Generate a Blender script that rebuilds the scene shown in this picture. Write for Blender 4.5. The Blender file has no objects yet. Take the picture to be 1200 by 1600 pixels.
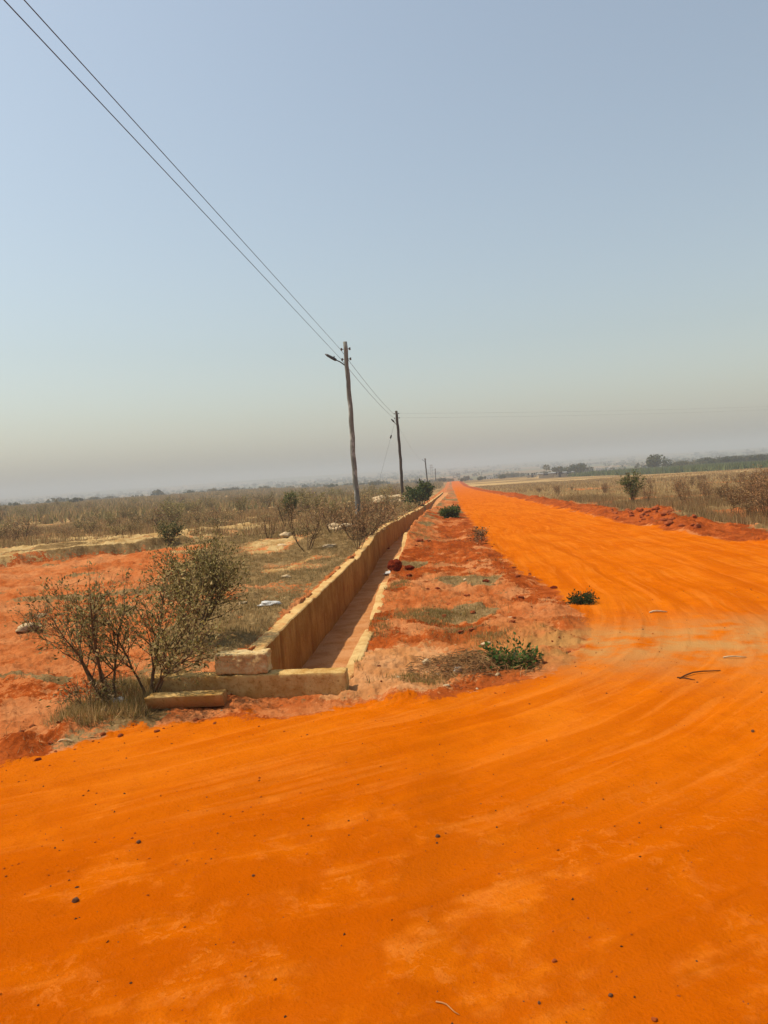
import bpy, math, random
import numpy as np
from math import radians, sin, cos, pi
from mathutils import Vector, Matrix

# ------------------------------------------------------------------ camera, sky, sun, exposure
sc = bpy.context.scene
COL = sc.collection
CAM_H = 1.7
RHO, TH, PSI, FPX = radians(3.8), radians(3.0), radians(5.2), 1200.0
_F = np.array([-sin(PSI) * cos(TH), cos(PSI) * cos(TH), -sin(TH)])
_R = np.array([cos(PSI), sin(PSI), 0.0])
_U = np.cross(_R, _F)
_R2 = _R * cos(RHO) - _U * sin(RHO)
_U2 = _U * cos(RHO) + _R * sin(RHO)
cam_data = bpy.data.cameras.new("camera")
cam = bpy.data.objects.new("camera", cam_data)
COL.objects.link(cam)
cam.matrix_world = Matrix(((_R2[0], _U2[0], -_F[0], 0), (_R2[1], _U2[1], -_F[1], 0),
                           (_R2[2], _U2[2], -_F[2], CAM_H), (0, 0, 0, 1)))
cam_data.sensor_fit = 'HORIZONTAL'
cam_data.sensor_width = 36.0
cam_data.lens = 36.0
cam_data.clip_start = 0.1
cam_data.clip_end = 20000
sc.camera = cam

SUN_EL = radians(60)
SUN_AZ = math.atan2(-0.99, 0.08)            # clockwise from +Y (the sun stands ahead, to the left)
world = bpy.data.worlds.new("World")
sc.world = world
world.use_nodes = True
wn = world.node_tree.nodes
wl = world.node_tree.links
wn.clear()
w_out = wn.new("ShaderNodeOutputWorld")
w_bg = wn.new("ShaderNodeBackground")
w_sky = wn.new("ShaderNodeTexSky")
w_sky.sky_type = 'NISHITA'
w_sky.sun_disc = False
w_sky.sun_elevation = SUN_EL
w_sky.sun_rotation = SUN_AZ
w_sky.altitude = 50
w_sky.air_density = 1.55
w_sky.dust_density = 1.9
w_sky.ozone_density = 0.0
w_bg.inputs[1].default_value = 0.112
w_hs = wn.new("ShaderNodeHueSaturation")
w_hs.inputs['Saturation'].default_value = 0.64      # dust-laden harmattan air
wl.new(w_sky.outputs[0], w_hs.inputs['Color'])
w_mx = wn.new("ShaderNodeMix"); w_mx.data_type = 'RGBA'; w_mx.blend_type = 'MULTIPLY'; w_mx.inputs[0].default_value = 1.0
w_mx.inputs[7].default_value = (.97, 1.04, 1.08, 1)          # white balance of the whole sky
wl.new(w_hs.outputs[0], w_mx.inputs[6])
wl.new(w_mx.outputs[2], w_bg.inputs[0])
wl.new(w_bg.outputs[0], w_out.inputs[0])

sun_data = bpy.data.lights.new("sun", 'SUN')
sun_data.energy = 4.5
sun_data.angle = radians(1.4)
sun_data.color = (1.0, 0.89, 0.72)
sun = bpy.data.objects.new("sun", sun_data)
COL.objects.link(sun)
sun_dir = Vector((sin(SUN_AZ) * cos(SUN_EL), cos(SUN_AZ) * cos(SUN_EL), sin(SUN_EL)))
sun.rotation_euler = sun_dir.to_track_quat('Z', 'Y').to_euler()
sun.location = sun_dir * 50

sc.view_settings.view_transform = 'Standard'
sc.view_settings.look = 'None'
sc.view_settings.exposure = 0.13
sc.view_settings.gamma = 1.0
sc.view_settings.use_curve_mapping = False
sc.cycles.use_denoising = True
sc.cycles.volume_bounces = 1
sc.cycles.max_bounces = 6
sc.cycles.transparent_max_bounces = 8

# ------------------------------------------------------------------ noise and terrain
def sm(x, a, b):
    t = np.clip((np.asarray(x, float) - a) / (b - a), 0, 1)
    return t * t * (3 - 2 * t)

def _hash(ix, iy, seed):
    h = (ix.astype(np.int64) * 374761393 + iy.astype(np.int64) * 668265263 + seed * 974634) & 0xffffffff
    h = ((h ^ (h >> 13)) * 1274126177) & 0xffffffff
    h = ((h ^ (h >> 16)) * 2246822519) & 0xffffffff
    return ((h ^ (h >> 15)) & 0xffffff) / float(0xffffff)

def vnoise(x, y, seed=0):
    x = np.asarray(x, float); y = np.asarray(y, float)
    ix = np.floor(x); iy = np.floor(y)
    fx = x - ix; fy = y - iy
    fx = fx * fx * fx * (fx * (fx * 6 - 15) + 10); fy = fy * fy * fy * (fy * (fy * 6 - 15) + 10)
    a = _hash(ix, iy, seed); b = _hash(ix + 1, iy, seed); c = _hash(ix, iy + 1, seed); d = _hash(ix + 1, iy + 1, seed)
    return (a + (b - a) * fx) * (1 - fy) + (c + (d - c) * fx) * fy      # 0..1

def fbm(x, y, octv=4, seed=0, gain=0.5):
    s = 0; a = 1; n = 0
    for k in range(octv):
        s = s + a * (vnoise(x * 2 ** k + 17.3 * k, y * 2 ** k - 9.1 * k, seed + k) - 0.5) * 2
        n += a; a *= gain
    return s / n                                                       # about -1..1

WALL_Y = [6.10, 7.2, 8.6, 9.9, 13.6, 17.3, 19.2, 19.9, 23.0, 28.3, 34.7, 46, 67, 100, 166, 230]
WALL_Z = [-.05, -.05, -.03, -.02, -.05, -.05, 0.0, .07, .06, -.11, -.28, -.69, -1.05, -1.65, -2.9, -4.05]
def wall_top(y): return np.interp(y, WALL_Y, WALL_Z)
def left_in(y):  return np.interp(y, [6, 9, 17, 46, 67, 100, 230], [-2.03, -2.05, -2.08, -2.05, -1.75, -1.5, -1.2])
def right_in(y): return np.interp(y, [6, 8.4, 12, 21, 33, 67, 100, 230], [-1.05, -1.13, -1.22, -1.36, -1.38, -1.05, -.8, -.4])
def road_l(y):   return np.interp(y, [-40, 7.8, 8.9, 9.8, 12.3, 16, 24.5, 40, 85, 425, 700], [1.4, 1.4, 1.4, 1.3, 1.15, 1.0, .7, .45, .35, -.5, -1])
def road_r(y):   return np.interp(y, [-40, 5, 10, 13, 15, 19, 25, 40, 62, 132, 370, 700], [30, 30, 10, 6.7, 5.95, 5.6, 5.15, 5.0, 4.75, 3.7, 3.0, 3.0])
def cross_edge(x): return np.interp(x, [-40, -9, -5, -2.96, -2.74, -2.4, -1.83, -.8, -.2, .3, .75, 1.1, 1.4, 40],
                                       [-14, 1.2, 3.6, 4.62, 4.9, 5.28, 5.42, 5.58, 5.7, 6.0, 6.45, 7.1, 8.2, 8.2])

def road_signed(x, y):
    """positive inside the road, in metres from its edge"""
    main = np.minimum(x - road_l(y), road_r(y) - x)
    cross = (cross_edge(x) - y) * 0.9
    cross = np.where(y < -14, -1, cross)
    return np.maximum(main, np.minimum(cross, 3.0))

def scarp_dist(x, y):
    n = fbm(x * .5, y * .5, 3, 71) * 0.7
    return (-(x + 12.2) * 4.3 + (y - 20.4) * 3.3) / 5.42 + n

def profile(y):
    yy = np.maximum(y, 0)
    a = -0.0185 * (np.log1p(np.exp(np.clip((yy - 4) * 1.2, -30, 30))) / 1.2 * (yy < 25) + (yy - 4) * (yy >= 25))
    b = np.interp(yy, [0, 230, 300, 370, 440, 600, 900, 1500, 9000], [0, 0, .75, 1.55, 1.55, 1.0, 6.0, 17.0, 17.0 + .0185 * 7500])
    return a + b

def track_uv(x, y):
    d1 = x - 1.2; d2 = (4.6 + .40 * (x + 2.96) - y) * .93
    k = 1.6
    u = np.log(np.exp(np.clip(d1 / k, -20, 20)) + np.exp(np.clip(d2 / k, -20, 20))) * k
    return u + fbm(x * .4, y * .4, 2, 75) * .15, x + y

def height(x, y, fine=True):
    x = np.asarray(x, float); y = np.asarray(y, float)
    r = np.hypot(x, y)
    yq = np.maximum(y, 0) + np.maximum(r - np.maximum(y, 0) - 200, 0) * .0
    z = profile(np.where(r > 250, np.maximum(r, 0), yq) * sm(r, 200, 330) + yq * (1 - sm(r, 200, 330)))
    # the plain left of the drain: level with the wall top, then lifting a little with distance
    w = wall_top(np.clip(y, 6.1, 230))
    lf = sm(-x, 1.6, 2.2) * np.exp(-np.maximum(-x - 2.2, 0) / 9.0) * sm(y, 6.0, 7.0) * (1 - sm(y, 60, 110))
    z = z + (w - 0.03 - z) * lf
    rx = x - right_in(y)
    lr = sm(rx, -.02, .12) * np.exp(-np.maximum(rx - .15, 0) / .8) * sm(y, 6.1, 6.6) * (1 - sm(y, 60, 110))
    z = z + (w - .045 + .10 * sm(y, 19, 24) - z) * lr
    z = z + 2.3 * sm(-x, 8, 110) * sm(y, 30, 260) * (1 - sm(r, 420, 900))
    rd = road_signed(x, y)
    off = sm(rd, 0.25, -0.35)
    # rough ground beside the road
    if fine:
        near = 1 - sm(r, 60, 140)
        rough = (fbm(x * 1.1, y * 1.1, 5, 11) * .10 + np.clip(fbm(x * 2.3, y * 2.3, 4, 17, .6), 0, 1) * .10) + fbm(x * 4, y * 5, 4, 12, .6) * .034 + np.abs(fbm(x * 9, y * 11, 4, 13, .6)) * -.045 + .008
        rg = np.abs(fbm(x * 2.2, y * 1.1, 4, 15)) * -.06 + .02
        z = z + off * near * (rough + rg * sm(x, -1.2, -.6) + sm(-x, 2.6, 3.2) * (np.abs(fbm(x * 1.1, y * 2.0, 4, 16)) * -.10 + .03))
        tu, tv = track_uv(x, y)
        z = z + (1 - off) * (1 - sm(r, 30, 80)) * (fbm(tu * 2.4, tv * .16, 3, 23) * .022 + np.abs(fbm(tu * 5.5, tv * .3, 2, 24)) * -.016)
        z = z + (1 - off) * (1 - sm(r, 40, 90)) * (fbm(x * .8, y * .8, 3, 21) * .022 + fbm(x * 6, y * 6, 4, 22) * .006)
    # scarp on the left
    sd = scarp_dist(x, y)
    fade = sm(x, -7.6, -9.6)
    z = z + fade * 0.27 * sm(sd, -.08, .08) * (1 - sm(sd, 2, 10)) - fade * .12 * np.exp(-((sd + .8) / .8) ** 2)
    # broken berm along the right edge of the road
    br = x - road_r(y)
    bn = np.clip(fbm(x * .9, y * .5, 4, 31) + .25, 0, 1)
    z = z + np.exp(-((br - .8) / .7) ** 2) * .34 * bn * sm(y, 10, 15) * (1 - sm(y, 60, 120)) 
    z = z + np.exp(-((x - 6.75) / .75) ** 2 - ((y - 25.5) / 1.9) ** 2) * .28
    # small bank along the left edge of the main road
    z = z + np.exp(-((x - road_l(y) + .5) / .35) ** 2) * .09 * sm(y, 9, 12) * (1 - sm(y, 40, 80)) * (.5 + .8 * np.clip(fbm(x * .7, y * .5, 3, 33), -.5, 1))
    # far hills
    z = z + sm(r, 1500, 3200) * (9 + 13 * fbm(x / 600., y / 600., 3, 41))
    z = z + sm(r, 300, 700) * (1 - sm(r, 1500, 3000)) * 1.6 * fbm(x / 90., y / 90., 3, 43)
    # trench of the drain
    li = left_in(y) - .07; ri = right_in(y) + .05
    ins = sm(x, li - .05, li + .0) * sm(x, ri + .05, ri) * sm(y, 6.12, 6.16) * (1 - sm(y, 105, 120))
    fl = wall_top(np.clip(y, 6.1, 230)) - .70 + .03 * (vnoise(x * 3, y * 2, 51) - .5) + .10 * sm(y, 22, 40) + .42 * sm(y, 42, 75) + .12 * np.exp(-((y - 6.3) / .5) ** 2)
    z = z * (1 - ins) + fl * ins
    return z

def ray(px, py):
    return _F * FPX + _R2 * (px - 600) + _U2 * (800 - py)

_T = 0.6 * 1.0025 ** np.arange(3700)
def at(px, py):
    """ground point seen at a photograph pixel (1200 x 1600)"""
    d = ray(px, py); d = d / math.hypot(d[0], d[1])
    h = height(_T * d[0], _T * d[1], False)
    below = np.nonzero(CAM_H + d[2] * _T < h)[0]
    t = _T[below[0]] if len(below) else 400.0
    return float(d[0] * t), float(d[1] * t), float(height(d[0] * t, d[1] * t))

def on_y(px, py, y):
    d = ray(px, py); t = y / d[1]
    return float(d[0] * t), float(y), float(CAM_H + d[2] * t)

def hz(x, y): return float(height(x, y))

# ------------------------------------------------------------------ materials
def lin(c):
    return tuple(((v / 255) / 12.92 if v / 255 <= .04045 else ((v / 255 + .055) / 1.055) ** 2.4) for v in c)
LIT = 1.42
def alb(*c): return tuple(min(v / LIT, .9) for v in lin(c)) + (1.0,)

class NT:
    def __init__(s, name):
        s.m = bpy.data.materials.new(name); s.m.use_nodes = True
        s.n = s.m.node_tree.nodes; s.l = s.m.node_tree.links
        s.n.clear()
        s.out = s.n.new("ShaderNodeOutputMaterial")
    def new(s, t, **k):
        o = s.n.new(t)
        for a, b in k.items(): setattr(o, a, b)
        return o
    def link(s, a, b): s.l.new(a, b)
    def put(s, sock, v):
        if hasattr(v, 'is_linked') or isinstance(v, bpy.types.NodeSocket): s.l.new(v, sock)
        else: sock.default_value = v
    def noise(s, vec, scale, detail=4, rough=.55, dist=0):
        o = s.new("ShaderNodeTexNoise")
        if vec is not None: s.l.new(vec, o.inputs['Vector'])
        o.inputs['Scale'].default_value = scale; o.inputs['Detail'].default_value = detail
        o.inputs['Roughness'].default_value = rough; o.inputs['Distortion'].default_value = dist
        return o.outputs['Fac']
    def ramp(s, fac, a, b):
        o = s.new("ShaderNodeMapRange"); o.interpolation_type = 'SMOOTHSTEP'
        s.l.new(fac, o.inputs[0]); o.inputs[1].default_value = a; o.inputs[2].default_value = b
        return o.outputs[0]
    def mix(s, fac, a, b, mode='MIX'):
        o = s.new("ShaderNodeMix", data_type='RGBA', blend_type=mode)
        s.put(o.inputs[0], fac); s.put(o.inputs[6], a); s.put(o.inputs[7], b)
        return o.outputs[2]
    def math(s, op, a, b=0.0):
        o = s.new("ShaderNodeMath", operation=op)
        s.put(o.inputs[0], a); s.put(o.inputs[1], b)
        return o.outputs[0]
    def pos(s):
        return s.new("ShaderNodeNewGeometry").outputs['Position']
    def obj(s):
        return s.new("ShaderNodeTexCoord").outputs['Object']
    def scale(s, vec, v):
        o = s.new("ShaderNodeMapping"); s.l.new(vec, o.inputs[0]); o.inputs['Scale'].default_value = v
        return o.outputs[0]
    def finish(s, col, rough=.9, bump=None, bump_s=.3, bump_d=.02, spec=.15, transl=0):
        p = s.new("ShaderNodeBsdfPrincipled")
        s.put(p.inputs['Base Color'], col); s.put(p.inputs['Roughness'], rough)
        p.inputs['Specular IOR Level'].default_value = spec
        if bump is not None:
            b = s.new("ShaderNodeBump"); b.inputs['Strength'].default_value = bump_s; b.inputs['Distance'].default_value = bump_d
            s.l.new(bump, b.inputs['Height']); s.l.new(b.outputs[0], p.inputs['Normal'])
        if transl:
            t = s.new("ShaderNodeBsdfTranslucent"); s.put(t.inputs[0], col)
            mx = s.new("ShaderNodeMixShader"); mx.inputs[0].default_value = transl
            s.l.new(p.outputs[0], mx.inputs[1]); s.l.new(t.outputs[0], mx.inputs[2])
            s.l.new(mx.outputs[0], s.out.inputs[0])
        else:
            s.l.new(p.outputs[0], s.out.inputs[0])
        return s.m

def mat_plain(name, c1, c2, scale=8, bump=.2, rough=.85, spec=.15, c3=None, bd=.01):
    t = NT(name); v = t.obj()
    f = t.ramp(t.noise(v, scale, 6, .65), .35, .65)
    col = t.mix(f, c1, c2)
    if c3 is not None:
        col = t.mix(t.ramp(t.noise(v, scale * .35, 5, .7), .5, .68), col, c3)
    return t.finish(col, rough, t.noise(v, scale * 4, 6, .7), bump, bd, spec)

def mat_leaf(name, transl=.3, rough=.6):
    """colour from the 'Col' attribute (each leaf's own colour), varied per plant"""
    t = NT(name)
    a = t.new("ShaderNodeAttribute", attribute_name='Col')
    oi = t.new("ShaderNodeObjectInfo")
    hs = t.new("ShaderNodeHueSaturation")
    t.link(a.outputs['Color'], hs.inputs['Color'])
    vv = t.new("ShaderNodeMapRange"); t.link(oi.outputs['Random'], vv.inputs[0]); vv.inputs[3].default_value = .75; vv.inputs[4].default_value = 1.25
    t.link(vv.outputs[0], hs.inputs['Value'])
    return t.finish(hs.outputs[0], rough, spec=.12, transl=transl)

M = {}
M['leaf'] = mat_leaf('leaf', .42)
M['grass'] = mat_leaf('grass', .45, .8)
M['bark'] = mat_plain('bark', alb(120, 92, 62), alb(88, 68, 46), 14, .3)
M['concrete_plain'] = mat_plain('concrete', alb(230, 190, 120), alb(206, 158, 88), 5, .5, .92, .1, alb(190, 132, 70), .012)
def make_castwall():
    t = NT('cast_concrete'); v = t.obj()
    f = t.noise(v, 7, 7, .7)
    col = t.mix(t.ramp(f, .36, .62), alb(232, 192, 122), alb(202, 152, 82))
    col = t.mix(t.math('MULTIPLY', t.ramp(t.noise(v, 28, 5, .75), .54, .68), .6), col, alb(150, 100, 48))
    sp = t.new("ShaderNodeSeparateXYZ"); t.link(v, sp.inputs[0])
    foot = t.ramp(t.math('ADD', sp.outputs[2], t.math('MULTIPLY', f, .16)), .13, .04)
    col = t.mix(t.math('MULTIPLY', foot, .7), col, alb(196, 104, 44))
    return t.finish(col, .94, t.noise(v, 40, 8, .78), 1.0, .012, .05)
M['concrete'] = make_castwall()
M['block'] = mat_plain('sandcrete', alb(250, 220, 160), alb(232, 190, 124), 16, .9, .95, .1, alb(205, 165, 110), .02)
M['wood_pole'] = None
M['dark_metal'] = mat_plain('dark_metal', alb(62, 60, 58), alb(50, 48, 46), 20, .1, .5, .4)
M['porcelain'] = mat_plain('porcelain', alb(105, 88, 78), alb(85, 70, 62), 20, .05, .3, .5)
M['wire'] = mat_plain('wire', alb(70, 70, 72), alb(60, 60, 62), 20, .05, .5, .3)
M['white_plastic'] = mat_plain('white_plastic', alb(225, 222, 214), alb(205, 200, 190), 12, .1, .4, .4)
M['pale_stone'] = mat_plain('pale_stone', alb(225, 200, 160), alb(200, 165, 120), 9, .4, .9)
M['laterite'] = mat_plain('laterite', alb(150, 55, 25), alb(112, 38, 18), 9, .8, .95, .05, alb(170, 72, 38), .03)
M['soil_clod'] = mat_plain('soil_clod', alb(198, 104, 58), alb(168, 80, 40), 9, .8, .95, .05, alb(205, 130, 85), .03)
M['dark_stone'] = mat_plain('dark_stone', alb(128, 84, 54), alb(94, 62, 42), 20, .4, .9)
M['orange_stone'] = mat_plain('orange_stone', alb(190, 90, 30), alb(140, 66, 26), 20, .4, .9)
M['cloth'] = mat_plain('cloth', alb(92, 92, 112), alb(70, 66, 82), 9, .2, .9, .1, alb(190, 150, 120))
M['dry_stick'] = mat_plain('dry_stick', alb(222, 165, 105), alb(190, 130, 75), 20, .2)
M['dark_stick'] = mat_plain('dark_stick', alb(120, 72, 36), alb(95, 56, 28), 20, .2)
M['house_wall'] = mat_plain('house_wall', alb(235, 228, 212), alb(220, 212, 196), .6, .05)
M['house_tan'] = mat_plain('house_tan', alb(215, 195, 160), alb(200, 178, 145), .6, .05)
M['roof_dark'] = mat_plain('roof_dark', alb(92, 78, 70), alb(80, 68, 60), .6, .05)
M['roof_pale'] = mat_plain('roof_pale', alb(190, 186, 180), alb(175, 172, 168), .6, .05, .5)
M['pane'] = mat_plain('pane', alb(45, 48, 52), alb(40, 42, 46), 2, .0, .25, .5)

def make_pole_mat(name, a, b, c):
    t = NT(name); v = t.obj()
    f = t.noise(t.scale(v, (14, 14, .7)), 2.0, 5, .6)
    g = t.noise(t.scale(v, (3, 3, 1.1)), 1.6, 4, .6)
    col = t.mix(t.ramp(f, .35, .65), a, b)
    col = t.mix(t.ramp(g, .52, .64), col, c)
    return t.finish(col, .9, f, .5, .01, .1)
M['wood_pole'] = make_pole_mat('wood_pole', alb(152, 150, 140), alb(108, 106, 98), alb(196, 192, 182))
M['wood_pole_dark'] = make_pole_mat('wood_pole_dark', alb(86, 76, 66), alb(68, 60, 52), alb(100, 90, 78))

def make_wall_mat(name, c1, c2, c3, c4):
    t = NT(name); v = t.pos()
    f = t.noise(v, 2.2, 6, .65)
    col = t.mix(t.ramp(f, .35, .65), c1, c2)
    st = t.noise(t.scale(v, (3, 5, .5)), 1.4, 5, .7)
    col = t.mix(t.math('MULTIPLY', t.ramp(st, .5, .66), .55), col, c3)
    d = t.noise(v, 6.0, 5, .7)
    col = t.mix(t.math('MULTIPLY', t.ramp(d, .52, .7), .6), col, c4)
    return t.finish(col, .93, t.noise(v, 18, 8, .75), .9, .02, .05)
M['drain'] = make_wall_mat('drain_shaded_concrete', alb(206, 154, 80), alb(176, 124, 56), alb(134, 86, 36), alb(180, 106, 48))  # darker albedo paints in the shade of the wall faces, plus brown stains
M['drain_top'] = make_wall_mat('drain_top_concrete', alb(236, 198, 132), alb(216, 170, 104), alb(196, 142, 80), alb(206, 124, 64))  # paler copy of the concrete for upward faces, without the painted shade

def make_ground_mat():
    t = NT('earth'); v = t.pos()
    za = t.new("ShaderNodeVertexColor", layer_name='zone'); zs = t.new("ShaderNodeSeparateColor"); t.link(za.outputs['Color'], zs.inputs[0])
    za2 = t.new("ShaderNodeVertexColor", layer_name='zone2'); zs2 = t.new("ShaderNodeSeparateColor"); t.link(za2.outputs['Color'], zs2.inputs[0])
    road, grass, sand = zs.outputs[0], zs.outputs[1], zs.outputs[2]
    dark, green, pale = zs2.outputs[0], zs2.outputs[1], zs2.outputs[2]
    ta = t.new("ShaderNodeAttribute", attribute_name='track')
    tv = ta.outputs['Vector']
    n_big = t.noise(v, .55, 5, .6); n_mid = t.noise(v, 2.6, 6, .62); n_fine = t.noise(v, 13, 6, .68); n_grit = t.noise(v, 70, 4, .7)
    n_cr = t.noise(v, 34, 5, .72)
    # compacted orange road: powdery patches, wheel streaks along the way vehicles turn
    c_road = t.mix(t.ramp(n_mid, .38, .62), alb(222, 112, 8), alb(210, 101, 3))
    c_road = t.mix(t.math('MULTIPLY', t.ramp(n_big, .42, .66), .55), c_road, alb(228, 125, 26))
    s1 = t.noise(t.scale(tv, (3.2, .22, 1)), 1.0, 5, .6, .3)
    s2 = t.noise(t.scale(tv, (9.0, .5, 1)), 1.0, 4, .6, .4)
    c_road = t.mix(t.math('MULTIPLY', t.ramp(s1, .45, .64), .6), c_road, alb(196, 90, 2))
    c_road = t.mix(t.math('MULTIPLY', t.ramp(s2, .5, .66), .5), c_road, alb(232, 130, 40))
    pt = t.noise(v, 13, 6, .72, .5)
    pw = t.new('ShaderNodeAttribute', attribute_name='powder')
    near_p = t.math('MULTIPLY', t.math('MULTIPLY', t.ramp(pt, .53, .565), t.ramp(n_mid, .40, .52)), pw.outputs['Fac'])
    c_road = t.mix(t.math('MULTIPLY', near_p, .48), c_road, alb(232, 132, 46))
    c_road = t.mix(t.math('MULTIPLY', t.ramp(n_fine, .50, .72), .35), c_road, alb(196, 86, 6))
    c_road = t.mix(t.math('MULTIPLY', t.ramp(n_grit, .60, .70), .6), c_road, alb(160, 72, 14))
    # red earth of the verges
    c_soil = t.mix(t.ramp(n_mid, .36, .64), alb(212, 128, 72), alb(188, 98, 46))
    c_soil = t.mix(t.math('MULTIPLY', t.ramp(n_big, .45, .62), .75), c_soil, alb(216, 145, 92))
    c_soil = t.mix(t.math('MULTIPLY', t.ramp(n_fine, .52, .68), .5), c_soil, alb(146, 64, 20))  # dark flecks: soil tone that also paints in crack and pit shading
    c_soil = t.mix(t.math('MULTIPLY', t.ramp(n_cr, .56, .7), .55), c_soil, alb(128, 54, 18))
    c_soil = t.mix(t.math('MULTIPLY', t.ramp(n_cr, .44, .34), .5), c_soil, alb(226, 158, 104))
    c_dark = t.mix(t.ramp(n_mid, .4, .6), alb(190, 94, 40), alb(156, 70, 26))
    c_dark = t.mix(t.math('MULTIPLY', t.ramp(n_fine, .5, .66), .6), c_dark, alb(116, 46, 12))  # same painted crack shading in the darker soil
    c_dark = t.mix(t.math('MULTIPLY', t.ramp(n_cr, .46, .34), .5), c_dark, alb(206, 108, 48))
    c_grass = t.mix(t.ramp(n_mid, .38, .62), alb(156, 128, 86), alb(130, 102, 64))
    c_grass = t.mix(t.math('MULTIPLY', t.ramp(n_fine, .5, .68), .6), c_grass, alb(190, 160, 112))
    c_grass = t.mix(t.math('MULTIPLY', t.ramp(n_cr, .54, .68), .6), c_grass, alb(96, 68, 34))
    c_sand = t.mix(t.ramp(n_mid, .38, .62), alb(214, 182, 126), alb(190, 150, 94))
    c_green = t.mix(t.ramp(n_mid, .38, .62), alb(122, 120, 84), alb(98, 100, 66))
    c_pale = t.mix(t.ramp(n_mid, .38, .62), alb(224, 162, 108), alb(208, 140, 84))
    br = t.math('ADD', t.math('ADD', t.math('MULTIPLY', t.math('SUBTRACT', n_fine, .5), 1.0), t.math('MULTIPLY', t.math('SUBTRACT', n_mid, .5), .6)), t.math('MULTIPLY', t.math('SUBTRACT', n_cr, .5), .7))
    def edge(w, k=2.1):
        return t.ramp(t.math('ADD', w, t.math('MULTIPLY', br, k)), .38, .62)
    col = c_soil
    col = t.mix(edge(dark), col, c_dark)
    col = t.mix(edge(pale), col, c_pale)
    col = t.mix(edge(grass), col, c_grass)
    col = t.mix(edge(sand), col, c_sand)
    col = t.mix(edge(green), col, c_green)
    col = t.mix(edge(road, 1.3), col, c_road)
    dust = t.new("ShaderNodeAttribute", attribute_name='dust')
    col = t.mix(t.math('MULTIPLY', dust.outputs['Fac'], t.ramp(n_mid, .3, .6)), col, alb(200, 146, 84))
    near_attr = t.new('ShaderNodeAttribute', attribute_name='near_tone')
    col = t.mix(t.math('MULTIPLY', near_attr.outputs['Fac'], t.ramp(n_mid, .62, .45)), col, t.mix(t.ramp(n_mid, .4, .6), alb(194, 88, 2), alb(180, 78, 1)))  # darker orange tone on the road towards the camera
    # relief
    b1 = t.math('ADD', t.math('MULTIPLY', n_fine, .7), t.math('MULTIPLY', n_grit, .3))
    b2 = t.math('ADD', b1, t.math('MULTIPLY', s2, .6))
    ln = t.new("ShaderNodeMix", data_type='FLOAT'); t.link(road, ln.inputs[0]); t.link(t.math('MULTIPLY', b1, 2.2), ln.inputs[2]); t.link(b2, ln.inputs[3])
    return t.finish(col, .95, ln.outputs[0], .7, .03, .0)
M['earth'] = make_ground_mat()

# ------------------------------------------------------------------ object helpers
def tag(o, label=None, cat=None, group=None, kind=None):
    if label: o['label'] = label
    if cat: o['category'] = cat
    if group: o['group'] = group
    if kind: o['kind'] = kind
    return o

def mesh_obj(name, verts, faces, mat, parent=None, loc=(0, 0, 0), smooth=False):
    me = bpy.data.meshes.new(name)
    me.from_pydata([tuple(v) for v in verts], [], faces)
    me.validate(); me.update()
    if smooth: me.polygons.foreach_set('use_smooth', [True] * len(me.polygons))
    me.materials.append(mat)
    o = bpy.data.objects.new(name, me); COL.objects.link(o)
    o.location = loc
    if parent is not None: o.parent = parent
    return o

def np_mesh(name, V, counts, loops, mat, smooth=False, col=None):
    """mesh from arrays; counts = vertices per face (constant int), col = per-vertex rgb"""
    me = bpy.data.meshes.new(name)
    nf = len(loops) // counts
    me.vertices.add(len(V)); me.vertices.foreach_set('co', np.asarray(V, np.float32).ravel())
    me.loops.add(len(loops)); me.loops.foreach_set('vertex_index', np.asarray(loops, np.int32))
    me.polygons.add(nf)
    me.polygons.foreach_set('loop_start', np.arange(nf, dtype=np.int32) * counts)
    me.polygons.foreach_set('loop_total', np.full(nf, counts, np.int32))
    if smooth: me.polygons.foreach_set('use_smooth', np.ones(nf, bool))
    me.update(calc_edges=True)
    if col is not None:
        a = me.color_attributes.new('Col', 'FLOAT_COLOR', 'POINT')
        c = np.ones((len(V), 4), np.float32); c[:, :3] = col
        a.data.foreach_set('color', c.ravel())
    me.materials.append(mat)
    return me

def link(name, me, parent=None, loc=(0, 0, 0), rz=0):
    o = bpy.data.objects.new(name, me); COL.objects.link(o)
    o.location = loc; o.rotation_euler = (0, 0, rz)
    if parent is not None: o.parent = parent
    return o

def empty(name, loc, rz=0, scale=1.0):
    o = bpy.data.objects.new(name, None); COL.objects.link(o)
    o.location = loc; o.rotation_euler = (0, 0, rz); o.empty_display_size = .2
    o.scale = (scale,) * 3
    return o

def copy_tree(o, parent=None):
    c = o.copy(); COL.objects.link(c)
    if parent is not None: c.parent = parent
    for ch in list(o.children): copy_tree(ch, c)
    return c

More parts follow.
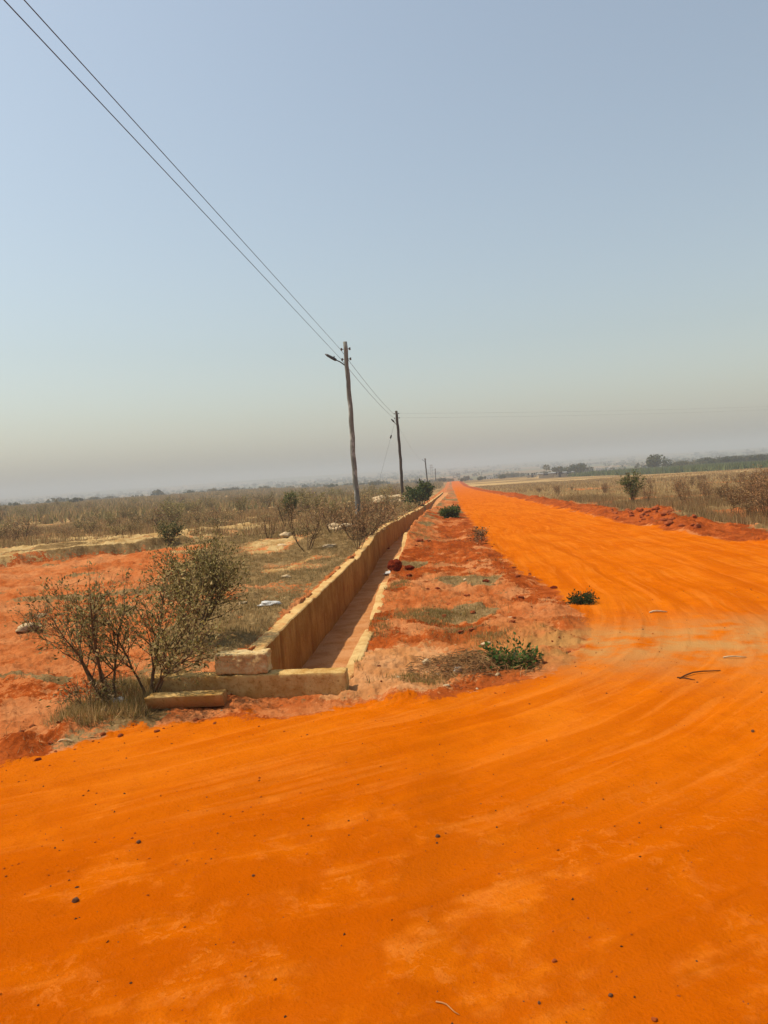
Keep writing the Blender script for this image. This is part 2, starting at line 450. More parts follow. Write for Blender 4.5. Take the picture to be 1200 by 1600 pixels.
class Geo:
    def __init__(s): s.v = []; s.f = []
    def tube(s, pts, rad, k=6, cap=True):
        pts = [Vector(p) for p in pts]; n = len(pts)
        if not hasattr(rad, '__len__'): rad = [rad] * n
        b0 = len(s.v); ref = None
        for i, p in enumerate(pts):
            d = (pts[min(i + 1, n - 1)] - pts[max(i - 1, 0)]).normalized()
            if ref is None:
                ref = d.orthogonal().normalized()
            ref = (ref - d * ref.dot(d)).normalized(); q = d.cross(ref)
            for j in range(k):
                a = 2 * pi * j / k
                s.v.append(p + (ref * cos(a) + q * sin(a)) * rad[i])
        for i in range(n - 1):
            for j in range(k):
                a = b0 + i * k + j; b = b0 + i * k + (j + 1) % k
                s.f.append((a, b, b + k, a + k))
        if cap:
            s.f.append(tuple(b0 + j for j in reversed(range(k))))
            s.f.append(tuple(b0 + (n - 1) * k + j for j in range(k)))
    def box(s, c, d, rz=0):
        b0 = len(s.v); cr, sr = cos(rz), sin(rz)
        for z in (-1, 1):
            for (x, y) in ((-1, -1), (1, -1), (1, 1), (-1, 1)):
                X, Y = x * d[0] / 2, y * d[1] / 2
                s.v.append(Vector((c[0] + X * cr - Y * sr, c[1] + X * sr + Y * cr, c[2] + z * d[2] / 2)))
        for f in ((3, 2, 1, 0), (4, 5, 6, 7), (0, 1, 5, 4), (1, 2, 6, 5), (2, 3, 7, 6), (3, 0, 4, 7)):
            s.f.append(tuple(b0 + i for i in f))
    def obj(s, name, mat, parent=None, loc=(0, 0, 0), smooth=False):
        return mesh_obj(name, s.v, s.f, mat, parent, loc, smooth)

def rough_box(name, dims, mat, seed, amp=.008, seg=.03, bev=.010, parent=None, loc=(0, 0, 0), rz=0, chip=0.0, taper=None):
    """box with worn, slightly uneven faces and rounded chipped edges"""
    import bmesh
    from mathutils import noise as mn
    bm = bmesh.new(); bmesh.ops.create_cube(bm, size=1)
    for v in bm.verts:
        v.co = Vector((v.co.x * dims[0], v.co.y * dims[1], v.co.z * dims[2]))
        if taper: v.co = taper(v.co)
    bmesh.ops.bevel(bm, geom=list(bm.edges), offset=bev, segments=2, affect='EDGES', profile=.5)
    for _ in range(12):
        es = [e for e in bm.edges if e.calc_length() > seg]
        if not es: break
        bmesh.ops.subdivide_edges(bm, edges=es, cuts=1, use_grid_fill=True)
        if len(bm.verts) > 9000: break
    bmesh.ops.triangulate(bm, faces=[f for f in bm.faces if len(f.verts) > 4])
    off = Vector((seed * 7.1, seed * 3.3, seed * 1.7))
    for v in bm.verts:
        n = mn.noise_vector(v.co * 9 + off) * amp + mn.noise_vector(v.co * 38 + off) * amp * .45
        ed = sum(1 for i in range(3) if abs(v.co[i]) > dims[i] / 2 - .03)
        if chip and ed >= 2:
            c = mn.noise(v.co * 14 + off)
            if c > .05: n -= v.co.normalized() * chip * c
        v.co += n
    me = bpy.data.meshes.new(name); bm.to_mesh(me); bm.free()
    me.polygons.foreach_set('use_smooth', [True] * len(me.polygons))
    me.materials.append(mat)
    return link(name, me, parent, loc, rz)

def stone_mesh(name, seed, mat, flat=.65, sub=3, amp=.22):
    import bmesh
    from mathutils import noise as mn
    bm = bmesh.new(); bmesh.ops.create_icosphere(bm, subdivisions=sub, radius=1)
    off = Vector((seed * 5.7, seed * 2.9, seed))
    for v in bm.verts:
        n = v.co.copy()
        k = 1 + amp * 1.6 * mn.noise(n * 1.1 + off) + amp * .7 * mn.noise(n * 2.7 + off) + amp * .3 * mn.noise(n * 7 + off)
        v.co = Vector((n.x * k, n.y * k * .82, n.z * k * flat))
    me = bpy.data.meshes.new(name); bm.to_mesh(me); bm.free()
    me.polygons.foreach_set('use_smooth', [sub > 2] * len(me.polygons))
    me.materials.append(mat)
    return me

# ------------------------------------------------------------------ ground and road
def build_ground():
    a1 = np.radians(np.concatenate([np.arange(-58, -36, .14), np.arange(-36, 26, .08), np.arange(26, 50.01, .14)]))             # azimuth clockwise from +Y
    a0 = np.radians(np.linspace(-180, -58, 61)[:-1]); a2 = np.radians(np.linspace(50, 180, 66)[1:])
    A = np.concatenate([a0, a1, a2])
    R = [0.35]
    while R[-1] < 4600:
        r = R[-1]
        R.append(r * (1.016 if r < 2 else 1.0052 if r < 16 else 1.007 if r < 45 else 1.013 if r < 150 else 1.02))
    R = np.array(R)
    aa, rr = np.meshgrid(A, R)
    X = (rr * np.sin(aa)).ravel(); Y = (rr * np.cos(aa)).ravel()
    Z = height(X, Y)
    nA, nR = len(A), len(R)
    # material zones
    rs = road_signed(X, Y)
    edge = fbm(X * 1.5, Y * 1.5, 5, 61, .6) * .34
    road = sm(rs + edge, -.22, .22)
    rad = np.hypot(X, Y)
    xb = -2.9 - .34 * (Y - 7)                               # bare eroded earth left of this line
    sd = scarp_dist(X, Y)
    bare = sm(xb - X + fbm(X * .7, Y * .7, 4, 62) * 1.5, -.3, .3) * sm(-sd, -.1, .25) * sm(X, -7.0, -8.6 + 0 * X) 
    bare = np.where(Y < 23, sm(xb - X + fbm(X * .7, Y * .7, 4, 62) * 1.5, -.3, .3) * sm(-sd, -.1, .25), bare * 0)
    left = sm(-X, 2.2, 2.35)
    gpatch = fbm(X * .6, Y * .6, 4, 63)
    grass = left * (1 - bare) * sm(gpatch, -.5, -.05)
    grass = np.maximum(grass, left * (1 - sm(Y, 6.5, 6.0)) * sm(Y, 5.3, 5.6) * sm(-X, 2.4, 2.5) * sm(X, -3.3, -3.0) * .6)
    grass = np.maximum(grass, left * bare * sm(fbm(X * .8, Y * 1.6, 3, 64), .52, .6) * .7)
    al = (X * 3.3 + Y * 4.3) / 5.42
    stripe = fbm(al * .16, sd * .75, 4, 65)
    sand = left * sm(sd, .1, .4) * (1 - sm(sd, 7, 9.5)) * sm(X, -6.5, -8.5) * sm(stripe, -.22, .08)
    sand = np.maximum(sand, left * sm(Y, 26, 34) * (1 - sm(Y, 100, 160)) * sm(fbm(X * .09, Y * .26, 4, 66), .12, .26))
    sand = np.maximum(sand, left * sm(Y, 10, 15) * (1 - grass) * (1 - bare) * sm(fbm(X * .9, Y * .9, 3, 80), -.6, -.1))
    # strips of thin dry grass on the verge between drain and road
    verge = sm(X, -1.3, -1.1) * (rs < 0) * (X < 2.5)
    grass = np.maximum(grass, verge * sm(fbm(X * .9, Y * .75, 4, 67), .18, .34) * .9)
    grass = np.maximum(grass, verge * sm(Y, 26, 34) * sm(fbm(X * .7, Y * .2, 3, 68), -.1, .2))
    dark = verge * sm(fbm(X * .8, Y * .6, 4, 69), .08, .32)
    dark = np.maximum(dark, sm(rs, -.8, -.25) * (rs < .2) * sm(Y, 3.5, 4.5) * (Y < 60) * sm(fbm(X * 1.2, Y * 1.2, 3, 70), -.4, .1))
    dark = np.maximum(dark, (X < -2.3) * (Y < 8) * sm(fbm(X * .9, Y * .9, 4, 72), -.05, .2) * (.45 + .55 * sm(Y, 7, 5.6)))
    dark = np.maximum(dark, np.exp(-(sd / .22) ** 2) * sm(X, -7.5, -9))  # dark line along the scarp paints in the shade of its face
    right = sm(X - road_r(Y) + fbm(X * .8, Y * .8, 3, 77) * .5, 1.2, 2.0) * sm(Y, 9, 11)
    grass = np.maximum(grass, right * (1 - .8 * sm(fbm(X * .3, Y * .3, 4, 78), .25, .45) * (1 - sm(rad, 60, 120))))
    dark = np.maximum(dark, sm(X - road_r(Y), -.1, .2) * sm(Y, 9, 12) * (1 - right))
    sand = np.maximum(sand, right * sm(Y, 100, 160) * (1 - sm(rad, 300, 420)) * sm(fbm(X * .02, Y * .05, 3, 73), -.05, .2))
    pale = ((X > -1.15) & (X < .1)) * sm(X, -1.2, -1.1) * sm(.0 - X, -.1, .35) * sm(Y, 5.7, 6.0) * (1 - sm(Y, 7.4, 8.0))
    inside = (X > left_in(Y) - .1) & (X < right_in(Y) + .1) & (Y > 6.1) & (Y < 118)
    pale = np.where(inside, 1.0, pale); dark = np.where(inside, 0, dark); grass = np.where(inside, 0, grass); sand = np.where(inside, 0, sand)
    green = sm(rad, 380, 650) * sm(fbm(X / 160., Y / 160., 4, 74), -.25, .2)
    far = sm(rad, 350, 500)
    grass = np.maximum(grass, far * (1 - green))
    road = road * (1 - sm(rad, 430, 480))
    z1 = np.stack([road, grass, sand, np.ones_like(road)], 1); z2 = np.stack([dark, green, pale, np.ones_like(road)], 1)
    # wheel tracks: u across the way vehicles go, v along it
    u, v = track_uv(X, Y)
    tr = np.stack([u, v, 0 * u], 1)
    dust = np.exp(-((X - 2.5) / 1.7) ** 2 - ((Y - 7.3) / 1.0) ** 2) * .95 + np.exp(-((X - .9) / .8) ** 2 - ((Y - 7.3) / .8) ** 2) * .55
    powder = np.clip(.12 + .88 * sm(Y - .3 * X, 4.6, 3.0) * sm(fbm(X * .7, Y * .9, 3, 79), -.35, .25), 0, 1)
    near_tone = road * sm(Y + .25 * X + .8 * fbm(X * .35, Y * .5, 3, 76), 5.4, 2.4) * .85  # mask of the darker road tone, growing towards the camera
    I = np.arange(nR - 1)[:, None] * nA + np.arange(nA)[None, :]
    J = np.arange(nR - 1)[:, None] * nA + (np.arange(nA)[None, :] + 1) % nA
    Q = np.stack([I, I + nA, J + nA, J], -1).reshape(-1, 4)
    V = np.stack([X, Y, Z], 1)
    rq = (road[Q].mean(1) > .5)
    for name, q in (('ground', Q[~rq]), ('dirt_road', Q[rq])):
        used, inv = np.unique(q.ravel(), return_inverse=True)
        vv = V[used]
        loops = inv
        extra = name == 'dirt_road'
        me = np_mesh(name, vv, 4, loops, M['earth'], True)
        for an, arr in (('zone', z1), ('zone2', z2)):
            a = me.color_attributes.new(an, 'FLOAT_COLOR', 'POINT')
            a.data.foreach_set('color', arr[used].astype(np.float32).ravel())
        a = me.attributes.new('track', 'FLOAT_VECTOR', 'POINT'); a.data.foreach_set('vector', tr[used].astype(np.float32).ravel())
        a = me.attributes.new('powder', 'FLOAT', 'POINT'); a.data.foreach_set('value', powder[used].astype(np.float32))
        a = me.attributes.new('near_tone', 'FLOAT', 'POINT'); a.data.foreach_set('value', near_tone[used].astype(np.float32))
        a = me.attributes.new('dust', 'FLOAT', 'POINT'); a.data.foreach_set('value', dust[used].astype(np.float32))
        tag(link(name, me), kind='structure')
    # the small disc right under the camera
    n = len(A)
    me = np_mesh('dirt_road', np.vstack([V[:n], [[0, 0, hz(0, 0)]]]), 3,
                 np.stack([np.arange(n), (np.arange(n) + 1) % n, np.full(n, n)], 1)[:, ::-1].ravel(), M['earth'], True)
    a = me.color_attributes.new('zone', 'FLOAT_COLOR', 'POINT'); a.data.foreach_set('color', np.tile([1., 0, 0, 1], n + 1).astype(np.float32))
    tag(link('dirt_road', me), kind='structure')
build_ground()

# ------------------------------------------------------------------ storm drain
def loft(name, ys, prof, mat, parent):
    """prof(y) -> list of (x, z) section points; smooth along y, closed ends"""
    V = []; F = []
    k = None
    for y in ys:
        s = prof(y); k = len(s)
        V += [(p[0], y + (p[2] if len(p) > 2 else 0), p[1]) for p in s]
    for i in range(len(ys) - 1):
        for j in range(k):
            a = i * k + j; b = i * k + (j + 1) % k
            F.append((a, a + k, b + k, b))
    F.append(tuple(range(k))); F.append(tuple((len(ys) - 1) * k + j for j in reversed(range(k))))
    o = mesh_obj(name, V, F, mat, parent)
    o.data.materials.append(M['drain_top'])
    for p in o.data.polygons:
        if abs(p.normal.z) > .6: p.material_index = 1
    return o

def ysamp(a, b, f=.008):
    y = a; out = []
    while y < b:
        out.append(y); y += max(.035, y * f)
    return out + [b]

drain = empty('storm_drain', (0, 0, 0))
tag(drain, 'long open concrete storm drain running from the junction towards the utility poles', 'drain')
def s1(v): return float(v)
def left_prof(y):
    top = s1(wall_top(y)) + (.014 + .03 * s1(sm(y, 15, 20))) * s1(fbm(y * 1.3, 3.3, 4, 81)) - (.02 + .04 * s1(sm(y, 12, 20))) * s1(sm(fbm(y * .8, 8.8, 2, 86), .3, .4)) + (.034 if y > 18 else .014) * s1(fbm(y * 7, 1.3, 4, 82, .65))
    xi = s1(left_in(y)) + .012 * s1(fbm(y * .9, 7.7, 3, 83)); th = .17 if y > 8.55 else .20
    bot = s1(wall_top(y)) - .95
    jt = 0.02 if abs(y - 8.55) < .03 else 0
    e = .012
    xo = xi - th + .03 * s1(fbm(y * 2.1, 4.4, 3, 84)) * (1 + (y > 9))
    n = .008 * s1(fbm(y * 3.1, 9.1, 3, 85))
    return [(xo, bot), (xo, top - .02), (xo + e, top - .004), (xi - .06, top + n), (xi - e - jt, top), (xi - jt, top - e), (xi - jt + .006 + n, top - .35), (xi - jt + .012, bot)]
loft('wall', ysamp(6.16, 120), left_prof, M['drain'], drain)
def right_prof(y):
    g = s1(wall_top(y))
    top = g - .035 + .03 * s1(fbm(y * 1.1, 5.3, 4, 91)) + .012 * s1(fbm(y * 6, 6.3, 3, 92)) - .16 * s1(sm(fbm(y * .45, 2.2, 2, 93), .15, .35)) * (y > 15) - .2 * s1(sm(y, 8.55, 8.65) * sm(y, 9.35, 9.25)) - .2 * s1(sm(y, 12.3, 12.4) * sm(y, 14.7, 14.55)) - .16 * s1(sm(y, 20.6, 21))
    xi = s1(right_in(y)) + (.05 * (y - 7.3) / 1.2 if y < 8.6 else .04 - .018 * (y - 9.3) if y < 12.4 else -.03 + .03 * (y - 14.5) if y < 17 else 0) * (y < 17) + .02 * s1(fbm(y * .9, 8.7, 3, 94)); th = .125
    bot = g - .95; e = .01
    xo = xi + th + .015 * s1(fbm(y * 2.3, 1.4, 3, 95))
    return [(xo, bot), (xi, bot), (xi, top - e), (xi + e, top), (xo - .05, top + .006), (xo - e, top), (xo, top - e)]
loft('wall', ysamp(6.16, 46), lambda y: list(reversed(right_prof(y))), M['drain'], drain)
end = rough_box('end_wall', (1.66, .155, .42), M['concrete'], 3, .006, .03, .01, drain, (-1.765, 6.075, -.075), radians(-2.0), .02)

blk = rough_box('sandcrete_block', (.44, .17, .165), M['block'], 5, .014, .016, .012, None, (-1.79, 6.09, .222), radians(-3), .03)
tag(blk, 'rough pale sandcrete block lying on the end wall of the drain', 'block')
def slab_taper(c):
    if c.z > 0: return Vector((c.x * (.985 if c.x < 0 else .95), c.y, c.z))
    return Vector((c.x * .985, c.y + (.045 if c.y < 0 else 0), c.z))
slab = rough_box('concrete_slab', (.63, .15, .105), M['concrete'], 8, .004, .03, .006, None, (-2.17, 5.76, hz(-2.17, 5.7) + .045), radians(1.5), .008, slab_taper)
tag(slab, 'flat concrete slab lying on red soil in front of the drain end wall', 'slab')

# ------------------------------------------------------------------ stones and litter by the drain
def put_mesh(name, me, px=None, scale=(1, 1, 1), rz=0, sink=.2, loc=None, label=None, cat=None, group=None):
    if loc is None: loc = at(*px)
    o = link(name, me, None, (loc[0], loc[1], loc[2] + scale[2] * (1 - sink) * .6), rz)
    o.scale = scale
    return tag(o, label, cat, group)

b_me = stone_mesh('boulder', 4, M['laterite'], .8, 4)
x, y, z = on_y(617, 884, 13.4)
o = link('boulder', b_me, None, (x, y, z)); o.scale = (.125, .13, .15)
tag(o, 'dark red laterite boulder sitting on the right wall of the drain', 'boulder')
for i, (px, py, s) in enumerate([(640, 893, .09), (607, 858, .05), (655, 850, .11), (640, 905, .05)]):
    put_mesh('laterite_lump', stone_mesh('laterite_lump', 11 + i, M['laterite' if i != 2 else 'soil_clod'], .6, 3), (px, py), (s, s, s * .8), i, .2,
             label=['red laterite lump just right of the dark boulder', 'small dark red lump on the drain wall beyond the boulder',
                    'crumbly red lump on the verge beyond the boulder', 'little red lump in front of the grass beside the boulder'][i], cat='stone')

# ------------------------------------------------------------------ utility poles and wires
def make_pole(pts, r0, r1, mat, arm, wires_z, lamp=True, right_ins=True, base=None):
    base = pts[0]
    root = empty('utility_pole', base)
    def rel(p): return Vector(p) - Vector(base)
    n = 24
    P = [rel(p) for p in pts]
    zs = [p.z for p in P]
    pts2 = []
    for i in range(n + 1):
        z = -0.4 + (zs[-1] + .4) * i / n
        zz = max(z, 0)
        pts2.append(Vector((np.interp(zz, zs, [p.x for p in P]) + .012 * sin(i * 1.7), np.interp(zz, zs, [p.y for p in P]), z)))
    g = Geo(); g.tube(pts2, [r0 + (r1 - r0) * i / n + .004 * sin(i * 2.3) for i in range(n + 1)], 12)
    g.obj('pole_shaft', mat, root, (0, 0, 0), True)
    def px_at(z): return np.interp(z, zs, [p.x for p in P]), np.interp(z, zs, [p.y for p in P])
    for zz in wires_z:
        X, Y = px_at(zz - base[2]); Z = zz - base[2]
        for sgn in ((-1, 1) if right_ins else (-1,)):
            g = Geo(); x0 = X + sgn * r1
            g.tube([(x0, Y, Z), (x0 + sgn * .05, Y, Z), (x0 + sgn * .06, Y, Z)], [.014, .014, .014], 6)
            g.tube([(x0 + sgn * .085, Y, Z - .05), (x0 + sgn * .085, Y, Z - .03), (x0 + sgn * .085, Y, Z), (x0 + sgn * .085, Y, Z + .03), (x0 + sgn * .085, Y, Z + .05)], [.028, .04, .025, .04, .028], 10)
            g.obj('insulator', M['porcelain'], root, (0, 0, 0), True)
    if lamp:
        z0, dx, dz = arm
        X, Y = px_at(z0 - base[2]); Z = z0 - base[2]
        g = Geo(); g.tube([(X - r1 * .8, Y, Z), (X - r1 - dx * .25, Y, Z + dz * .32), (X - r1 - dx * .55, Y, Z + dz * .55)], [.025, .022, .022], 8)
        a = g.obj('lamp_arm', M['dark_metal'], root, (0, 0, 0), True)
        g = Geo(); p0 = Vector((X - r1 - dx * .42, Y, Z + dz * .45)); p1 = Vector((X - r1 - dx, Y, Z + dz))
        d = (p1 - p0)
        g.tube([p0, p0 + d * .08, p0 + d * .3, p0 + d * .8, p1], [.03, .055, .06, .05, .02], 8)
        up = Vector((d.z, 0, -d.x)).normalized()
        g.tube([p0 + d * .22 + Vector((0, 0, .03)), p0 + d * .22 + Vector((.01, 0, .11))], [.03, .025], 6)
        g.obj('lamp_head', M['dark_metal'], root, (0, 0, 0), True)
    g = Geo()
    return root

p1 = [on_y(562, 812, 30)[:1] + (30.0, 0)]
def pole_pts(pxs, y, zbase):
    out = []
    for i, (px, py) in enumerate(pxs):
        x, yy, z = on_y(px, py, y)
        out.append((x, y, z))
    x0 = out[0][0]; zb = hz(x0, y)
    out[0] = (x0, y, zb)
    return out
PP1 = pole_pts([(562, 824), (557, 770), (552, 715), (549, 655), (543, 585), (539, 534)], 30.0, 0)
pole1 = make_pole(PP1, .112, .08, M['wood_pole'], (5.93, .74, .50), (6.56, 6.17))
tag(pole1, 'tall weathered wooden utility pole with a lamp arm, nearest the camera', 'utility pole')
PP2 = pole_pts([(630, 792), (626, 720), (621, 660), (619, 642)], 63.0, 0)
pole2 = make_pole(PP2, .13, .105, M['wood_pole_dark'], (5.45, .40, .52), (6.36, 6.0))
tag(pole2, 'dark wooden utility pole with a guy wire, next pole down the drain', 'utility pole')
PP3 = pole_pts([(669, 764), (664, 716)], 215.0, 0)
pole3 = make_pole(PP3, .2, .17, M['wood_pole_dark'], (PP3[-1][2] - 1.0, .7, .75), (PP3[-1][2] - .3,))
tag(pole3, 'distant dark wooden utility pole with a short lamp arm, behind the green bush', 'utility pole')
PP5 = pole_pts([(681, 758), (680, 732)], 390.0, 0)
pole5 = make_pole(PP5, .24, .2, M['wood_pole_dark'], (0, 0, 0), (PP5[-1][2] - .4,), False)
tag(pole5, 'farthest thin dark utility pole standing left of the road end', 'utility pole')

# pale lattice mast beside the far poles
bx, by, bz = on_y(676, 762, 300); bz = hz(bx, by)
mast = empty('lattice_mast', (bx, by, bz)); tag(mast, 'faint pale lattice mast between the two farthest utility poles', 'mast')
g = Geo(); Hm = on_y(674, 726, 300)[2] - bz
for sx in (-1, 1):
    for sy in (-1, 1):
        g.tube([(sx * .55, sy * .55, 0), (sx * .25, sy * .25, Hm)], .06, 4)
for i in range(8):
    z0 = Hm * i / 8; z1 = Hm * (i + 1) / 8; w0 = .55 - .3 * i / 8; w1 = .55 - .3 * (i + 1) / 8
    for s in (-1, 1):
        g.tube([(-w0, s * w0, z0), (w1, s * w1, z1)], .035, 4); g.tube([(s * w0, -w0, z0), (s * w1, w1, z1)], .035, 4)
g.obj('lattice_frame', M['roof_pale'], mast)
g = Geo(); g.box((0, 0, Hm - 1.2), (1.9, .12, .12)); g.box((0, 0, Hm - .2), (1.3, .12, .12)); g.obj('cross_arm', M['roof_pale'], mast)

def wire(a, b, sag, r, label, group, n=28):
    a = Vector(a); b = Vector(b)
    g = Geo()
    P = []
    for i in range(n + 1):
        t = i / n; p = a.lerp(b, t); p.z -= sag * 4 * t * (1 - t); P.append(p - a)
    g.tube(P, r, 6)
    o = g.obj('power_line', M['wire'], None, a, True)
    return tag(o, label, 'power line', group)
def ins(P, z, side=-1, r=.085):
    zs = [p[2] for p in P]
    return (float(np.interp(z, zs, [p[0] for p in P])) + side * (r + .115), P[0][1] - .0, z)
wire(ins(PP1, 6.56), (-3.95, -9, 6.70), -.02, -.0001 + .006, 'upper wire from the nearest pole running overhead to the top left', 'overhead wires')
wire(ins(PP1, 6.17), (-3.93, -9, 6.56), -.02, -.0001 + .006, 'lower wire from the nearest pole running overhead to the top left', 'overhead wires')
wire(ins(PP1, 6.56), ins(PP2, 6.36, -1, .12), .16, .008, 'upper wire between the nearest pole and the dark second pole', 'overhead wires')
wire(ins(PP1, 6.17), ins(PP2, 6.0, -1, .12), .16, .008, 'lower wire between the nearest pole and the dark second pole', 'overhead wires')
wire(ins(PP2, 6.36, 1, .12), (60, 110, 6.75), .35, .0035, 'upper faint wire leaving the second pole to the right across the sky', 'overhead wires')
wire(ins(PP2, 6.0, 1, .12), (60, 110, 6.35), .35, .0035, 'lower faint wire leaving the second pole to the right across the sky', 'overhead wires')
z3 = PP3[-1][2] - .3
wire(ins(PP2, 6.0, -1, .12), ins(PP3, z3, -1, .17), 1.2, .005, 'faint wire sagging from the second pole down to the distant pole', 'overhead wires')
# guy wire of the second pole
gx, gy = -6.6, 62.5
a = Vector((PP2[-1][0] - .1, 63, 5.9)); b = Vector((gx, gy, hz(gx, gy)))
guy = empty('guy_wire', b); tag(guy, 'thin slanting guy wire with a small insulator left of the second pole', 'guy wire')
g = Geo(); g.tube([a - b, (a - b) * .5, Vector((0, 0, 0))], .007, 5); g.obj('wire_strand', M['wire'], guy)
g = Geo(); d = (a - b); q = d * .80
g.tube([q - d * .022, q - d * .012, q, q + d * .012, q + d * .022], [.02, .07, .06, .07, .02], 8); g.obj('strain_insulator', M['dark_metal'], guy, (0, 0, 0), True)

# ------------------------------------------------------------------ plants
def rot_about(v, axis, ang): return Matrix.Rotation(ang, 3, axis) @ v

def grow(seed, H, stems, lean=(0, 0), spread=.5, twig_len=.28, twigs=26, leaf=.03, leaf_n=9, cols=None, up=.25, thick=.012, kinks=.22, leafcluster=.03, branch_from=.3, aspect=.45):
    """multi-stemmed shrub: returns (stem Geo, leaf verts, leaf colours)"""
    rng = random.Random(seed)
    g = Geo(); L = []; LC = []
    def rv(): return Vector((rng.gauss(0, 1), rng.gauss(0, 1), rng.gauss(0, 1)))
    def add_leaf(p, d):
        c = rng.choice(cols); k = rng.uniform(.75, 1.25)
        l = leaf * rng.uniform(.6, 1.3); w = l * aspect
        d = (d + rv() * .55).normalized(); s = d.cross(rv()).normalized() * w * .5
        b = p + rv() * leafcluster
        nrm = d.cross(s).normalized() * l * .12
        L.extend([b, b + d * l * .45 + s + nrm, b + d * l, b + d * l * .45 - s + nrm]); LC.extend([tuple(v * k for v in c)] * 4)
    def limb(p, d, length, r, lvl):
        n = max(3, int(length / (.07 if lvl else .09)))
        pts = [p.copy()]; dirs = [d.copy()]
        for i in range(n):
            d = (d + rv() * kinks * .5 + Vector((0, 0, up * .25))).normalized()
            p = p + d * length / n; pts.append(p.copy()); dirs.append(d.copy())
        rads = [max(r * (1 - .75 * i / n), .0013) for i in range(n + 1)]
        g.tube(pts, rads, 5 if lvl == 0 else 3, False)
        if lvl == 0:
            m = max(4, int(twigs / stems))
            for j in range(m):
                t = branch_from + (1 - branch_from) * (j + rng.random()) / m
                i = min(int(t * n), n)
                dd = (dirs[i] + rv() * .62 * (1.15 - t * .3)); dd.z = abs(dd.z) * .8 + .1
                limb(pts[i].copy(), dd.normalized(), H * rng.uniform(.28, .5) * (1.25 - .6 * t), rads[i] * .62, 1)
        elif lvl == 1:
            m = max(2, int(length / .075))
            for j in range(m):
                t = .2 + .8 * (j + rng.random()) / m
                i = min(int(t * n), n)
                dd = dirs[i] + rv() * .6
                limb(pts[i].copy(), dd.normalized(), twig_len * rng.uniform(.5, 1.1), rads[i] * .6, 2)
        if lvl >= 1 or True:
            k = leaf_n if lvl == 2 else leaf_n // 2 if lvl == 1 else 0
            kk = int(k) + (rng.random() < (k - int(k)))
            for q in range(kk):
                t = .15 + .85 * rng.random(); i = min(int(t * n), n - 1)
                add_leaf(pts[i].lerp(pts[i + 1], rng.random()), dirs[i])
    for s in range(stems):
        a = 2 * pi * (s + rng.random() * .6) / stems
        d = Vector((cos(a) * spread + lean[0], sin(a) * spread + lean[1], 1)).normalized()
        limb(Vector((cos(a) * .03, sin(a) * .03, -.03)), d, H * rng.uniform(.65, .95), thick * rng.uniform(.7, 1.1), 0)
    return g, L, LC

def leaf_mesh(L, LC):
    n = len(L) // 4
    return np_mesh('foliage', np.array([tuple(v) for v in L]).reshape(-1, 3), 4, np.arange(4 * n), M['leaf'], False, np.array(LC).reshape(-1, 3))

def shrub(name, loc, label, cat='shrub', group=None, rz=0, scale=1.0, mat='bark', **k):
    g, L, LC = grow(**k)
    root = empty(name, loc, rz, scale)
    me = bpy.data.meshes.new('stem'); me.from_pydata([tuple(v) for v in g.v], [], g.f); me.update(); me.materials.append(M[mat])
    link('stem', me, root)
    if L: link('foliage', leaf_mesh(L, LC), root)
    return tag(root, label, cat, group)

def C3(*c): return tuple(v * 1.55 for v in alb(*c)[:3])
def G3(*c): return tuple(v * 1.85 for v in alb(*c)[:3])
OLIVE = [G3(126, 116, 66), G3(108, 100, 54), G3(146, 132, 84), G3(92, 84, 46), G3(160, 144, 98)]
DRYC = [G3(134, 112, 76), G3(152, 126, 88), G3(114, 94, 62), G3(166, 140, 100)]
BROWN = [G3(132, 100, 68), G3(146, 110, 74), G3(112, 84, 56), G3(156, 122, 84)]
GREEN = [C3(66, 82, 34), C3(82, 96, 42), C3(54, 66, 28), C3(96, 106, 54)]
DKGREEN = [C3(44, 58, 28), C3(58, 70, 34), C3(36, 48, 24)]
GREYGREEN = [G3(112, 104, 66), G3(124, 114, 74), G3(98, 90, 56), G3(134, 118, 80)]

xa = at(176, 1104)
shrub('shrub', xa, 'airy olive shrub spreading left in front of the bare red soil', seed=3, H=1.2, stems=5, lean=(-.36, .05), spread=.42, twigs=52, leaf=.034, leaf_n=7, cols=OLIVE, thick=.016, twig_len=.22, up=.30)
xb_ = at(236, 1098)
shrub('shrub', xb_, 'olive shrub growing against the left end of the drain end wall', seed=9, H=1.02, stems=4, lean=(.10, .05), spread=.34, twigs=74, leaf=.034, leaf_n=10, cols=OLIVE, thick=.016, twig_len=.22, up=.3)
xc = at(304, 1004)
shrub('shrub', xc, 'tall dense olive shrub leaning right, behind the two smaller olive ones', seed=19, H=1.16, stems=7, lean=(.42, .05), spread=.62, twigs=130, leaf=.034, leaf_n=11, cols=OLIVE + [C3(84, 76, 32)], thick=.018, twig_len=.26, up=.55, branch_from=.35)
shrub('shrub', at(146, 1112), 'low tangled weed at the foot of the airy olive shrub', seed=22, H=.36, stems=9, spread=.9, twigs=40, leaf=.03, leaf_n=6, cols=DRYC + OLIVE, thick=.005, twig_len=.12)
shrub('shrub', at(60, 985), 'small grey-green weed beside pale rubble on the bare red soil', seed=25, H=.42, stems=6, spread=.45, twigs=36, leaf=.03, leaf_n=6, cols=GREYGREEN, thick=.006, twig_len=.14)
shrub('shrub', at(266, 850), 'dark green round shrub on the edge of the eroded bank', seed=28, H=.75, stems=7, spread=.6, twigs=70, leaf=.06, leaf_n=9, cols=GREYGREEN + DKGREEN, thick=.01, twig_len=.2)
shrub('shrub', at(480, 862), 'bare forked shrub with a tuft of green on its left tip', seed=31, H=1.3, stems=4, spread=.6, twigs=34, leaf=.04, leaf_n=2, cols=DRYC, thick=.018, twig_len=.25, up=.2)
